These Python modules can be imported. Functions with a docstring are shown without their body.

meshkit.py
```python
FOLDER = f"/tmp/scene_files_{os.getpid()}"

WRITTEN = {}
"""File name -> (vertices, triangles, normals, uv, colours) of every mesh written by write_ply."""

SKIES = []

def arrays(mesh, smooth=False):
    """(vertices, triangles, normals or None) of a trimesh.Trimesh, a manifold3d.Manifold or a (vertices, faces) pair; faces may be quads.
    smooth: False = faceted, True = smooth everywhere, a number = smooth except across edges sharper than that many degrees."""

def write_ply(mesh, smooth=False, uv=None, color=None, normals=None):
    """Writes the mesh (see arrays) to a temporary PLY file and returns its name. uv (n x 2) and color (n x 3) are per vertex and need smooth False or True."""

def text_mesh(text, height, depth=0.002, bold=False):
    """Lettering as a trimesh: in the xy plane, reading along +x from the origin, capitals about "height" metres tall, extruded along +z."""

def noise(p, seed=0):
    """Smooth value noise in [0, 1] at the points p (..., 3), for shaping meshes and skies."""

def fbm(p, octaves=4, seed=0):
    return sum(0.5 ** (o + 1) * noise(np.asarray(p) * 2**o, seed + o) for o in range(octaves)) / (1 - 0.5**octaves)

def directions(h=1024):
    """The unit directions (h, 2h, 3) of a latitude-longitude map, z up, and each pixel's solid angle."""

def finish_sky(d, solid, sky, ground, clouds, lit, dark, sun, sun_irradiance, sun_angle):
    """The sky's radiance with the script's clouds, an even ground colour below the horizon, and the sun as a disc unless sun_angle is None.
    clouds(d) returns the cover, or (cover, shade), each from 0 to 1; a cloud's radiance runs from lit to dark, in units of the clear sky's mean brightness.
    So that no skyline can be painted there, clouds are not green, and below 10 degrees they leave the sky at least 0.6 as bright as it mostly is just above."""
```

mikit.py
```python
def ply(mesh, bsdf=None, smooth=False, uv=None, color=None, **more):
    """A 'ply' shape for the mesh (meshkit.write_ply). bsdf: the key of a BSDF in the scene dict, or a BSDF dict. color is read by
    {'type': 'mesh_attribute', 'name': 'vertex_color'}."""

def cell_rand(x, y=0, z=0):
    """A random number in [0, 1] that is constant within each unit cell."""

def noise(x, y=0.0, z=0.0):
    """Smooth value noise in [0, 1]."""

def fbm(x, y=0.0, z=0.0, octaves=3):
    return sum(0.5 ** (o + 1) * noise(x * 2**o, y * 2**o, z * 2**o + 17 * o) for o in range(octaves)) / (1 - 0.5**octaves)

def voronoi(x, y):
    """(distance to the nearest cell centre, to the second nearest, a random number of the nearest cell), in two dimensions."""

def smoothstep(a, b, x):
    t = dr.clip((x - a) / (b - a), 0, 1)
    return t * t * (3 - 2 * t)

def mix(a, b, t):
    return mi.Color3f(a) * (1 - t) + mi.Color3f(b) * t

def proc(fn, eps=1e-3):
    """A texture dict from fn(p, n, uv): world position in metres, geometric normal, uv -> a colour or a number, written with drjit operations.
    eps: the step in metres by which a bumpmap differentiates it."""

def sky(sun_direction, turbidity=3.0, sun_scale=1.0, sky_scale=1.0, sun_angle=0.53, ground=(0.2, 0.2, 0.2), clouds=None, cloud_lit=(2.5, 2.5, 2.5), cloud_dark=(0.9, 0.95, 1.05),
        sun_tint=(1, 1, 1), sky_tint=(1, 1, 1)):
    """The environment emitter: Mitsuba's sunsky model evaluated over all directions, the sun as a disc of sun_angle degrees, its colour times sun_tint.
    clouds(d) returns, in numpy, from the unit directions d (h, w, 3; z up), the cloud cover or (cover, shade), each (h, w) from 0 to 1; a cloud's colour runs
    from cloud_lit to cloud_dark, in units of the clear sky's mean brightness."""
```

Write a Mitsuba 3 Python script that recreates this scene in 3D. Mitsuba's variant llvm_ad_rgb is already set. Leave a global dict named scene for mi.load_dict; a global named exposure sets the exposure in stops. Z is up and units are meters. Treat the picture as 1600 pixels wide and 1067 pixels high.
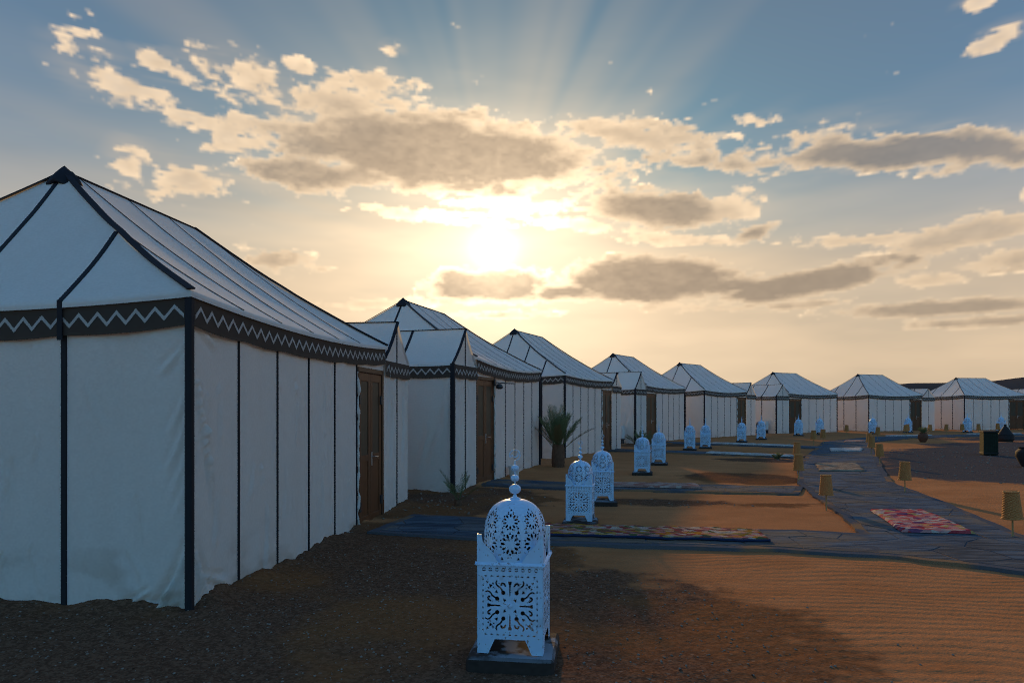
import math, random
import numpy as np
import trimesh, shapely, mitsuba as mi, mikit, meshkit
import drjit as dr
from shapely.geometry import Polygon, Point, LineString, MultiPoint, box as sbox
from shapely import affinity, ops
from mikit import proc, noise, fbm, voronoi, cell_rand, smoothstep, mix

T = mi.ScalarTransform4f
scene, labels = {}, {}
rng = np.random.default_rng(11)
random.seed(11)

# ---------------------------------------------------------------- camera
EYE = 1.6
scene['camera'] = {
    'type': 'perspective', 'fov_axis': 'x', 'fov': math.degrees(2 * math.atan(800 / 1083.5)),
    'principal_point_offset_y': -106.0 / 1067.0,
    'near_clip': 0.1, 'far_clip': 9000.0,
    'to_world': T().look_at(origin=[0, 0, EYE], target=[0, 1, EYE], up=[0, 0, 1]),
}
# ---------------------------------------------------------------- sky
SUN_AZ, SUN_EL = -1.5, 13.0                       # degrees, azimuth from +y towards +x
def dirv(az, el):
    a, e = math.radians(az), math.radians(el)
    return [math.cos(e) * math.sin(a), math.cos(e) * math.cos(a), math.sin(e)]

# cloud banks: azimuth, elevation, half width, half height (degrees), tilt (deg), strength, darkness of the body
CLOUDS = [
    (-26.2, 23.7, 1.9, 0.75, -18, 1.0, 0.10), (-23.8, 24.0, 1.5, 0.75, -22, 1.0, 0.10), (-20.6, 24.1, 1.8, 0.95, -8, 1.05, 0.12), (-17.0, 25.2, 1.0, 0.45, -5, 0.85, 0.05),
    (-29.6, 21.9, 2.6, 1.3, -25, 0.8, 0.08), (-26.5, 21.0, 2.4, 1.0, -25, 0.75, 0.10), (-24.8, 20.8, 1.6, 0.7, -5, 0.85, 0.10), (-25.0, 16.4, 2.6, 1.0, 6, 0.85, 0.25),
    (-28.8, 17.0, 1.1, 1.0, -35, 0.85, 0.10), (-18.4, 11.2, 2.8, 0.9, -4, 0.75, 0.55), (-9.8, 26.8, 0.6, 0.4, 0, 0.7, 0.05),
    (-13.0, 23.4, 5.8, 1.25, 4, 0.95, 0.35), (-17.5, 21.6, 5.5, 1.6, 10, 0.85, 0.30), (-21.5, 19.6, 2.2, 0.7, 5, 0.8, 0.15),
    (-5.4, 19.8, 14.8, 3.5, -3, 1.9, 0.74), (-14.5, 18.2, 6.5, 1.7, 4, 1.1, 0.70), (2.5, 19.2, 5.5, 2.6, -14, 1.2, 0.72),
    (11.6, 15.6, 6.4, 1.7, -6, 1.6, 0.78), (17.2, 15.4, 2.4, 1.4, 0, 0.7, 0.20), (10.5, 21.0, 5.6, 0.9, -12, 0.95, 0.45), (16.8, 18.8, 6.0, 0.85, -8, 0.95, 0.55),
    (24.0, 18.8, 3.5, 1.2, 4, 0.9, 0.45), (29.0, 17.9, 9.8, 1.4, -5, 1.7, 0.85), (37.0, 16.6, 5.0, 1.0, -3, 1.0, 0.7),
    (19.5, 13.6, 1.9, 0.75, 12, 0.95, 0.75), (26.0, 12.3, 4.6, 0.55, -2, 0.75, 0.25), (34.0, 11.9, 4.8, 1.1, 5, 0.95, 0.40), (36.5, 9.9, 4.2, 0.8, 2, 0.9, 0.45),
    (37.3, 13.8, 0.8, 1.1, 0, 0.8, 0.2), (35.0, 23.6, 1.2, 0.45, 12, 0.9, 0.10), (34.0, 26.0, 0.9, 0.4, 20, 0.65, 0.0), (36.2, 27.6, 0.9, 0.4, 10, 0.6, 0.0),
    (-1.8, 9.9, 5.6, 1.9, 1, 2.0, 0.84), (11.0, 10.3, 7.8, 2.1, -1, 2.2, 0.84), (23.0, 9.4, 7.4, 1.35, 6, 1.9, 0.95), (31.0, 9.0, 2.4, 0.5, 0, 0.7, 0.3),
    (33.0, 7.0, 9.0, 0.7, -1, 1.4, 0.75), (35.5, 5.9, 7.0, 0.5, 0, 1.1, 0.65), (16.5, 7.9, 5.0, 0.5, -2, 0.7, 0.45), (-1.5, 7.7, 4.5, 0.5, 0, 0.8, 0.6), (20.0, 21.3, 1.2, 0.3, -5, 0.6, 0.1),
    (4.5, 9.5, 4.0, 1.0, 0, 1.4, 0.80), (17.5, 9.6, 4.2, 0.9, 2, 1.3, 0.88), (1.5, 16.3, 5.5, 0.55, -3, 0.95, 0.1), (6.5, 14.7, 4.5, 0.6, -6, 0.9, 0.2), (-7.0, 15.4, 5.5, 0.6, -5, 0.9, 0.1), (13.0, 13.3, 5.0, 0.5, -4, 0.85, 0.15), (-10.5, 8.5, 4.5, 0.5, 3, 0.8, 0.3), (22.5, 7.9, 3.5, 0.4, 2, 0.8, 0.5),
]
CLOUDS = [(c[0], c[1], c[2] * 1.22, c[3] * 1.25, c[4], c[5] * 0.72, c[6]) if c[5] < 1.08 and c[1] > 16 else c for c in CLOUDS]     # the small ones are ragged
def clouds(d):
    az, el = np.degrees(np.arctan2(d[..., 0], d[..., 1])), np.degrees(np.arcsin(np.clip(d[..., 2], -1, 1)))
    sun = np.array(dirv(SUN_AZ, SUN_EL))
    gam = np.degrees(np.arccos(np.clip(d @ sun, -1, 1)))
    dx, dy = (az - SUN_AZ) * np.cos(np.radians(el)), el - SUN_EL
    # warm dusty haze: deep towards the sun and along the horizon, with beams fanning out from the sun; above it an added veil dims the brightened sky on the sun's side
    wisp = meshkit.fbm(np.stack([az / 9.0, el / 1.9, az * 0 + 2.2], -1), 5, 31)
    top = 14.0 + 9.0 * np.exp(-((az + 2) / 19.0) ** 2)
    warm = 0.975 / (1 + np.exp(np.clip((el - top) / 3.6, -30, 30))) * (0.15 + 0.85 * np.exp(-(np.abs(az) / 118) ** 6)) + 0.02
    pol = np.degrees(np.arctan2(dx, dy))
    ray = lambda w, z, seed: meshkit.noise(np.stack([pol / w, pol * 0 + z, pol * 0], -1), seed) - 0.5
    beam = 0.9 * ray(8.0, 3.5, 5) + 1.1 * ray(20.0, 7.5, 9) + 0.30 * ray(3.0, 1.5, 12)
    reach = np.clip((gam - 8) / 9, 0, 1) * np.exp(-np.maximum(gam - 40, 0) / 18) * np.clip((100 - np.abs(pol)) / 30, 0, 1)
    warm = warm * (1 + 0.95 * beam * reach) + 0.20 * beam * reach + 0.14 * (wisp - 0.5) * np.clip((30 - el) / 12, 0, 1) * np.exp(-(az / 70) ** 2)
    warm = np.clip(warm, 0, 0.96) * (1 - 0.36 * np.exp(-(gam / 7.0) ** 2))
    bright = 0.7 * np.exp(-(gam / 1.6) ** 2) + 0.27 * np.exp(-(gam / 7.0) ** 1.5) + 0.07 * np.exp(-(gam / 15.0) ** 2) + 0.03 * np.exp(-(az / 26) ** 2) + 0.118 * np.exp(-(np.abs(az) / 120) ** 6) + 0.035
    bright = np.clip(bright * (1 + 0.5 * (wisp - 0.5)), 0, 1)
    dim = DIM * np.exp(-(gam / 62.0) ** 4)
    cover = 1 - (1 - warm) * (1 - dim)
    shade = 1 - warm * bright / np.maximum(cover, 1e-4)
    # cloud banks
    near = (np.abs(az) < 48) & (el < 36)
    a, e, g = az[near], el[near], gam[near]
    wx, we = 0.9 * (meshkit.fbm(np.stack([a / 1.7, e / 1.0, a * 0 + 21], -1), 3, 61) - 0.5), 0.5 * (meshkit.fbm(np.stack([a / 1.7, e / 1.0, a * 0 + 31], -1), 3, 62) - 0.5)
    n1 = meshkit.fbm(np.stack([(a + wx) / 2.8, (e + we) / 1.0, a * 0], -1), 6, 3)
    n2 = meshkit.fbm(np.stack([(a + wx) / 1.0, (e + we) / 0.42, a * 0 + 9], -1), 4, 17)
    dens, body, wsum = np.full(a.shape, -1.0), np.zeros(a.shape), np.zeros(a.shape)
    for (ca, ce, w, h, tilt, s, dk) in CLOUDS:
        t = math.radians(tilt)
        x, y = (a - ca), (e - ce)
        xr, yr = (x * math.cos(t) + y * math.sin(t)) / w, (-x * math.sin(t) + y * math.cos(t)) / h
        yr = np.where(yr < 0, yr * 1.25, yr)
        f = s * (1.0 - (np.abs(xr) ** 2.4 + np.abs(yr) ** 2.0) ** 0.62)
        k = np.clip(f + 0.25, 0, 1)
        body, wsum, dens = body + dk * k, wsum + k, np.maximum(dens, f)
    body = body / np.maximum(wsum, 1e-6)
    n4 = meshkit.fbm(np.stack([(a + wx) / 0.55, (e + we) / 0.32, a * 0 + 13], -1), 2, 19)
    n3 = meshkit.fbm(np.stack([a / 5.5, e / 2.2, a * 0 + 5], -1), 3, 41)
    solid = np.clip(dens * 1.1, 0, 1)
    m = 0.04 + dens * 0.95 + (1 - 0.25 * solid) * (1.60 * (n1 - 0.5) + 1.10 * (n2 - 0.5) + 0.7 * (n3 - 0.5)) + (0.62 - 0.32 * solid) * (n4 - 0.5)
    low = np.clip((15 - e) / 8, 0, 1)
    cc = np.clip((m + 0.04) / (0.42 + 0.16 * low), 0, 1); cc = cc * cc * (3 - 2 * cc)
    thick = np.clip((m - 0.10) / 0.85, 0, 1) ** 0.8
    rim = 0.24 + 0.75 * np.exp(-(g / 6.5) ** 2) + 0.10 * np.exp(-(g / 14.0) ** 2)
    core = (0.048 + 0.105 * np.exp(-(g / 14.0) ** 2) + 0.30 * np.exp(-(g / 3.2) ** 2)) * (1.75 - body)
    cs = 1 - np.clip((rim + (core - rim) * thick * np.clip(body * 1.8, 0, 1)) * (1 + 0.5 * (n2 - 0.5) + 0.3 * (n4 - 0.5)), 0, 1)
    al = cc * (0.95 - 0.35 * np.clip((g - 10) / 22, 0, 1) * thick)
    ci = meshkit.fbm(np.stack([(a + 2 * wx) / 7.0 + 0.12 * e, (e + we) / 0.9, a * 0 + 51], -1), 5, 71)
    wis = np.clip((ci - 0.50) / 0.22, 0, 1) * np.clip(1 + dens * 1.1, 0, 1) * 0.14 * (1 - cc)
    cs, al = (cs * al + wis * 0.80) / np.maximum(al + wis, 1e-4), np.clip(al + wis, 0, 0.97)
    cv, sv = cover[near], shade[near]
    out = 1 - (1 - cv) * (1 - al)
    sh = (al * cs + (1 - al) * cv * sv) / np.maximum(out, 1e-4)
    cover, shade = cover.copy(), shade.copy()
    cover[near], shade[near] = out, sh
    # scattered small clouds over the rest of the sky
    far = ~near & (el > 2)
    p = d[far] / np.maximum(d[far][..., 2:3], 0.12)
    m = meshkit.fbm(p * np.array([0.9, 0.9, 0]) + 4.1, 5, 23)
    c2 = 0.25 * np.clip((m - 0.60) / 0.12, 0, 1)
    out = 1 - (1 - cover[far]) * (1 - c2)
    shade[far] = ((1 - c2) * cover[far] * shade[far] + c2 * 0.86) / np.maximum(out, 1e-4)
    cover[far] = out
    return cover, shade

EXPO, DIM = 1.64, 0.72  # DIM: strength of the veil added to tone down the brightened sky
TINT = (0.78, 1.82, 2.62)  # sky raised in brightness to fill the shaded tent fronts
MEAN = (0.0444 * TINT[0] + 0.0578 * TINT[1] + 0.0683 * TINT[2]) / 3         # what the cloud colours are measured in
def make_sky():
    unit = 1 / (MEAN * 2 ** EXPO)
    return mikit.sky(dirv(SUN_AZ, SUN_EL), turbidity=3, sun_scale=0.90, sun_angle=1.3, sun_tint=(1.0, 0.92, 0.75), sky_tint=TINT, ground=(0.22, 0.14, 0.08), clouds=clouds,
                     cloud_lit=tuple(unit * c for c in (3.9, 2.88, 1.80)), cloud_dark=tuple(unit * c for c in (0.126, 0.100, 0.090)))
exposure = EXPO
scene['sky'] = make_sky()

# ---------------------------------------------------------------- helpers
def number(base):
    if base not in USED:
        USED.add(base); return base
    i = COUNT.get(base, 1)
    while f'{base}_{i:03d}' in USED:
        i += 1
    COUNT[base] = i + 1
    USED.add(f'{base}_{i:03d}')
    return f'{base}_{i:03d}'
USED, COUNT = set(), {}

def thing(name, label, cat, group=None):
    k = number(name)
    labels[k] = {'label': label, 'category': cat}
    if group: labels[k]['group'] = group
    return k
def add(name, mesh, mat, parent=None, smooth=False, label=None, kind=None, **more):
    k = number(f'{parent}__{name}' if parent else name)
    scene[k] = mesh if isinstance(mesh, dict) else mikit.ply(mesh, mat, smooth=smooth)
    if more: scene[k] = {**scene[k], **more}
    if label or kind:
        labels[k] = {}
        if label: labels[k]['label'] = label
        if kind: labels[k]['kind'] = kind
    return k

def cat_mesh(ms):
    vs, fs, n = [], [], 0
    for v, f in [(m.vertices, m.faces) if isinstance(m, trimesh.Trimesh) else m for m in ms]:
        v, f = np.asarray(v, float), np.asarray(f, int)
        if f.shape[1] == 4: f = np.vstack([f[:, [0, 1, 2]], f[:, [0, 2, 3]]])
        vs.append(v); fs.append(f + n); n += len(v)
    return trimesh.Trimesh(np.vstack(vs), np.vstack(fs), process=False)
def grid(fn, nu, nv):
    """fn(u, v) -> (x, y, z) arrays over [0,1]^2; a sheet of quads"""
    u, v = np.meshgrid(np.linspace(0, 1, nu + 1), np.linspace(0, 1, nv + 1), indexing='ij')
    p = np.stack(np.broadcast_arrays(*fn(u.ravel(), v.ravel())), -1)
    i, j = np.meshgrid(np.arange(nu), np.arange(nv), indexing='ij')
    a = (i * (nv + 1) + j).ravel()
    q = np.stack([a, a + nv + 1, a + nv + 2, a + 1], 1)
    return trimesh.Trimesh(p, np.vstack([q[:, [0, 1, 2]], q[:, [0, 2, 3]]]), process=False)
def bx(x0, x1, y0, y1, z0, z1, c=0.0):
    """a box with chamfered edges"""
    if c <= 0:
        m = trimesh.creation.box((x1 - x0, y1 - y0, z1 - z0))
    else:
        p = []
        for sx in (-1, 1):
            for sy in (-1, 1):
                for sz in (-1, 1):
                    h = np.array([(x1 - x0) / 2 * sx, (y1 - y0) / 2 * sy, (z1 - z0) / 2 * sz])
                    for k in range(3):
                        q = h - np.array([sx, sy, sz]) * c; q[k] = h[k]; p.append(q)
        m = trimesh.convex.convex_hull(np.array(p))
    m.apply_translation([(x0 + x1) / 2, (y0 + y1) / 2, (z0 + z1) / 2])
    return m
def tube(pts, rad, sides=8, caps=True):
    p = np.asarray(pts, float); r = np.broadcast_to(np.asarray(rad, float), (len(p),))
    t = np.gradient(p, axis=0); t /= np.linalg.norm(t, axis=1, keepdims=True) + 1e-12
    ref = np.where(np.abs(t[:, 2:]) < 0.9, [0, 0, 1.0], [1.0, 0, 0])
    a = np.cross(t, ref); a /= np.linalg.norm(a, axis=1, keepdims=True) + 1e-12
    b = np.cross(t, a); g = np.arange(sides) * 2 * np.pi / sides
    v = (p[:, None] + r[:, None, None] * (np.cos(g)[None, :, None] * a[:, None] + np.sin(g)[None, :, None] * b[:, None])).reshape(-1, 3)
    f = []
    for i in range(len(p) - 1):
        for j in range(sides):
            k = (j + 1) % sides
            f += [[i * sides + j, (i + 1) * sides + k, i * sides + k], [i * sides + j, (i + 1) * sides + j, (i + 1) * sides + k]]
    if caps:
        v = np.vstack([v, p[0], p[-1]]); n = len(v)
        for j in range(sides):
            k = (j + 1) % sides
            f += [[n - 2, j, k], [n - 1, (len(p) - 1) * sides + k, (len(p) - 1) * sides + j]]
    return trimesh.Trimesh(v, np.array(f), process=False)
def lathe(prof, sides=32):
    """prof: (r, z) from bottom to top"""
    pr = np.asarray(prof, float); g = np.arange(sides) * 2 * np.pi / sides
    v = np.stack([pr[:, None, 0] * np.cos(g), pr[:, None, 0] * np.sin(g), np.broadcast_to(pr[:, None, 1], (len(pr), sides))], -1).reshape(-1, 3)
    f = []
    for i in range(len(pr) - 1):
        for j in range(sides):
            k = (j + 1) % sides
            f += [[i * sides + j, i * sides + k, (i + 1) * sides + k], [i * sides + j, (i + 1) * sides + k, (i + 1) * sides + j]]
    return trimesh.Trimesh(v, np.array(f), process=False)
def ribbon(P, N, width, thick, side=None):
    """a flat tape along the points P lying on a surface with normals N"""
    P, N = np.asarray(P, float), np.broadcast_to(np.asarray(N, float), np.shape(P)).copy()
    N /= np.linalg.norm(N, axis=1, keepdims=True)
    t = np.gradient(P, axis=0); w = np.cross(t, N); w /= np.linalg.norm(w, axis=1, keepdims=True) + 1e-12
    width = np.broadcast_to(np.asarray(width, float), (len(P),))[:, None]
    c = [P - w * width / 2 - N * 0.004, P - w * width / 2 + N * thick, P + w * width / 2 + N * thick, P + w * width / 2 - N * 0.004]
    v = np.stack(c, 1).reshape(-1, 3); f = []
    for i in range(len(P) - 1):
        for j in range(4):
            k = (j + 1) % 4
            f.append([i * 4 + j, i * 4 + k, (i + 1) * 4 + k, (i + 1) * 4 + j])
    m = cat_mesh([(v, np.array(f))])
    e = len(P) * 4 - 4
    return trimesh.Trimesh(v, np.vstack([m.faces, [[0, 2, 1], [0, 3, 2], [e, e + 1, e + 2], [e, e + 2, e + 3]]]), process=False)
def tf(m, x=0, y=0, z=0, rot=0, s=1.0, tilt=None):
    m = m.copy() if isinstance(m, trimesh.Trimesh) else cat_mesh([m])
    if s != 1.0: m.apply_scale(s)
    if tilt is not None: m.apply_transform(trimesh.transformations.rotation_matrix(*tilt))
    if rot: m.apply_transform(trimesh.transformations.rotation_matrix(rot, [0, 0, 1]))
    m.apply_translation([x, y, z]); return m
def vn(p, seed=0, octaves=3):
    return meshkit.fbm(np.asarray(p, float), octaves, seed) - 0.5
def V3(*a):
    return np.stack(np.broadcast_arrays(*[np.asarray(x, float) for x in a]), -1)

# ---------------------------------------------------------------- materials
def two(b): return {'type': 'twosided', 'bsdf': b}
def rgb(*c): return {'type': 'rgb', 'value': list(c)}
def prin(col, rough=0.6, spec=0.3, metal=0.0, **k):
    return two({'type': 'principled', 'base_color': col if isinstance(col, dict) else rgb(*col), 'roughness': rough, 'specular': spec, 'metallic': metal, **k})
def bump(b, fn, scale=1.0, eps=1e-3):
    return {'type': 'bumpmap', 'arbitrary': {**proc(fn, eps)}, 'scale': scale, 'bsdf': b}
def cloth(col, dt, sheen=0.0, rough=0.85, eta=1.25): return {'type': 'principledthin', 'sheen': sheen, 'sheen_tint': 0.4, 'base_color': col if isinstance(col, dict) else rgb(*col), 'roughness': rough, 'diff_trans': dt, 'spec_trans': 0.0, 'eta': eta}

def canvas_col(p, n, uv):
    streak = fbm(p.x * 5 + p.y * 3.1, p.y * 5, p.z * 0.7, 3)
    blot = fbm(p.x * 1.3 + 5, p.y * 1.3, p.z * 1.3, 3)
    weave = noise(p.x * 60 + p.y * 47, p.z * 70, p.y * 60)
    c = mix((0.80, 0.765, 0.70), (0.88, 0.85, 0.79), 0.5 * streak + 0.5 * blot)
    dust = smoothstep(0.52, 0.68, fbm(p.x * 2.3, p.y * 2.3, p.z * 3.1 + 3, 4)) * smoothstep(0.85, 0.05, p.z + 0.35 * fbm(p.x * 3, p.y * 3, 0, 2))
    return mix(c, mi.Color3f(0.44, 0.35, 0.25), 0.45 * dust) * (0.95 + 0.10 * weave)
scene['canvas'] = cloth(proc(canvas_col), 0.58, 0.3, 0.48, 1.5)
scene['roof_canvas'] = cloth(proc(canvas_col), 0.48, 0.4, 0.48, 1.5)
scene['band_cloth'] = cloth((0.105, 0.084, 0.069), 0.7, 1.0, 0.36, 1.9)
scene['fine_thread'] = prin((0.17, 0.165, 0.16), 0.8, 0.2)
scene['seam_thread'] = prin((0.062, 0.060, 0.062), 0.8, 0.2)
scene['zigzag_cloth'] = cloth((0.60, 0.57, 0.53), 0.5, 0.5, 0.6, 1.35)
scene['tape'] = prin((0.016, 0.017, 0.022), 0.7, 0.25)
def wood_col(p, n, uv):
    g = fbm(p.x * 55 + p.y * 55, p.y * 9 - p.x * 9, p.z * 2.2, 4)
    k = fbm(p.x * 7 + p.y * 6, 0, p.z * 1.1, 3)
    return mix((0.090, 0.031, 0.011), (0.165, 0.060, 0.022), 0.6 * g + 0.4 * k)
def wood_up(p, n, uv):
    g = fbm(p.x * 40 + p.y * 40, 0, p.z * 2.5, 4)
    return mix((0.062, 0.044, 0.027), (0.090, 0.066, 0.040), g)
scene['door_wood'] = prin(proc(wood_col), 0.5, 0.35)
scene['door_panel_wood'] = prin(proc(wood_up), 0.55, 0.3)
scene['door_dark_wood'] = prin((0.075, 0.033, 0.016), 0.5, 0.3)
scene['iron'] = prin((0.03, 0.03, 0.032), 0.45, 0.4)
scene['steel'] = prin((0.55, 0.54, 0.52), 0.3, 0.5, 0.9)
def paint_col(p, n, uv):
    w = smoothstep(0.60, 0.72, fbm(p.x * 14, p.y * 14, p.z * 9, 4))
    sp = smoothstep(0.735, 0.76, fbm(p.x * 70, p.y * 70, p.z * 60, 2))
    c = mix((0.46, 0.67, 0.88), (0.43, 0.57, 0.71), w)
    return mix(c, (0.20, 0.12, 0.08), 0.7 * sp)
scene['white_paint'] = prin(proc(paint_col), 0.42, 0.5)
# painted outside; inside coloured dark, standing in for the shade behind the holes
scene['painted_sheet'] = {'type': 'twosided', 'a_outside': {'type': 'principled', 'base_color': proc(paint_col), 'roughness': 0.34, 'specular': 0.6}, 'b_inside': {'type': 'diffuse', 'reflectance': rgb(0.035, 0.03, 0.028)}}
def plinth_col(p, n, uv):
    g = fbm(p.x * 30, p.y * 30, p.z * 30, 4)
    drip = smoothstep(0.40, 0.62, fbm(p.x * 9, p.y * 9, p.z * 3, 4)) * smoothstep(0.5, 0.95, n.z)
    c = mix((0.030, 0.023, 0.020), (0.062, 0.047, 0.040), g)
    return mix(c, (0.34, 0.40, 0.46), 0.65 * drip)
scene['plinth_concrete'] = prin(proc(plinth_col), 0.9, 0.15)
def wicker_col(p, n, uv):
    return mix((0.34, 0.135, 0.042), (0.58, 0.270, 0.092), fbm(p.x * 90, p.y * 90, p.z * 140, 2))
scene['wicker'] = two({'type': 'principled', 'base_color': proc(wicker_col), 'roughness': 0.75, 'specular': 0.2})
scene['bamboo'] = prin((0.36, 0.24, 0.10), 0.6, 0.3)
scene['frond_green'] = {'type': 'principledthin', 'base_color': rgb(0.15, 0.18, 0.088), 'roughness': 0.5, 'diff_trans': 0.5, 'spec_trans': 0.0, 'eta': 1.4}
scene['frond_dry'] = {'type': 'principledthin', 'base_color': rgb(0.16, 0.12, 0.055), 'roughness': 0.6, 'diff_trans': 0.4, 'spec_trans': 0.0, 'eta': 1.4}
def bark_col(p, n, uv):
    return mix((0.085, 0.046, 0.030), (0.21, 0.11, 0.068), fbm(p.x * 35, p.y * 35, p.z * 18, 3))
scene['palm_bark'] = prin(proc(bark_col), 0.9, 0.1)

# ---------------------------------------------------------------- ground
GR, GH = [0, 5, 10, 14, 21, 31, 37, 45, 80, 4000], [-.08, -.08, -.02, .015, .04, .065, .04, .03, .03, 0]
# near-right wall corner x, y, heading (rad), base height, length, annexe ridge, main ridge, kind, front bays
TENTS = [
    (-2.667, 5.726, 0.138, -0.080, 4.99, 3.074, 4.19, 'A', 4), (-0.747, 14.212, 0.299, 0.015, 5.06, 3.137, 4.117, 'B', 4),
    (1.615, 21.32, 0.425, 0.040, 5.12, 2.938, 4.228, 'A', 6), (6.163, 31.878, 0.583, 0.068, 5.10, 3.207, 4.251, 'B', 4),
    (10.436, 37.644, 0.765, 0.030, 5.04, 3.154, 4.233, 'A', 4), (18.146, 45.445, 1.023, 0.025, 5.15, 3.178, 4.118, 'B', 4),
    (25.554, 49.681, 1.240, 0.036, 5.04, 3.091, 4.187, 'A', 4), (34.40, 52.727, 1.408, 0.070, 5.30, 3.10, 4.02, 'A', 4),
]
TW, TAL = 4.56, 1.266          # main width, annexe length along the wall
# gravel patches: x, y, half sizes, rotation
GRAVEL = [(-1.2, 4.6, 3.6, 3.1, -0.05), (-6, 6, 5, 4, 0), (0.2, 3.0, 2.1, 3.2, 0.12), (-1.6, 12.2, 2.4, 2.0, 0.3), (5.3, 15.9, 1.35, 1.35, 0.3), (7.6, 21.2, 1.3, 0.75, -.2),
          (16.0, 21.5, 4.2, 8.2, -0.62), (13.0, 16.3, 4.2, 2.7, -0.3), (23.5, 29, 6.5, 4.0, 0.2), (2.5, 11.9, 1.6, 0.35, -.1), (4.2, 11.6, .8, .25, 0), (31, 38, 9, 2.5, .3), (-1.5, 8.2, 2.3, 1.7, 0), (7, 30.5, 3, 1.4, .6), (1.6, 26, 2.0, 2.2, .4)]
def gravel_field(x, y, lib):
    f = None
    for cx, cy, rx, ry, a in GRAVEL:
        c, s = math.cos(a), math.sin(a)
        u, v = ((x - cx) * c + (y - cy) * s) / rx, (-(x - cx) * s + (y - cy) * c) / ry
        e = (1 - lib.sqrt(u * u + v * v)) * (2 * min(rx, ry, 1.6))
        f = e if f is None else lib.maximum(f, e)
    return f
def ground_base(x, y): return np.interp(np.hypot(x, y), GR, GH)
def rect_dist(x, y, t):
    """distance outside the footprint of a tent, negative inside"""
    X, Y, th, g, L, Ha, Hr, kind, nf = t
    dx, dy = x - X, y - Y
    lx, ly = dx * math.cos(th) - dy * math.sin(th), dx * math.sin(th) + dy * math.cos(th)
    y0, y1 = (0, L + TAL) if kind == 'A' else (-TAL, L)
    ax, ay = np.maximum(lx, -TW - lx), np.maximum(y0 - ly, ly - y1)
    return np.where((ax > 0) & (ay > 0), np.hypot(np.maximum(ax, 0), np.maximum(ay, 0)), np.maximum(ax, ay))
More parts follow.
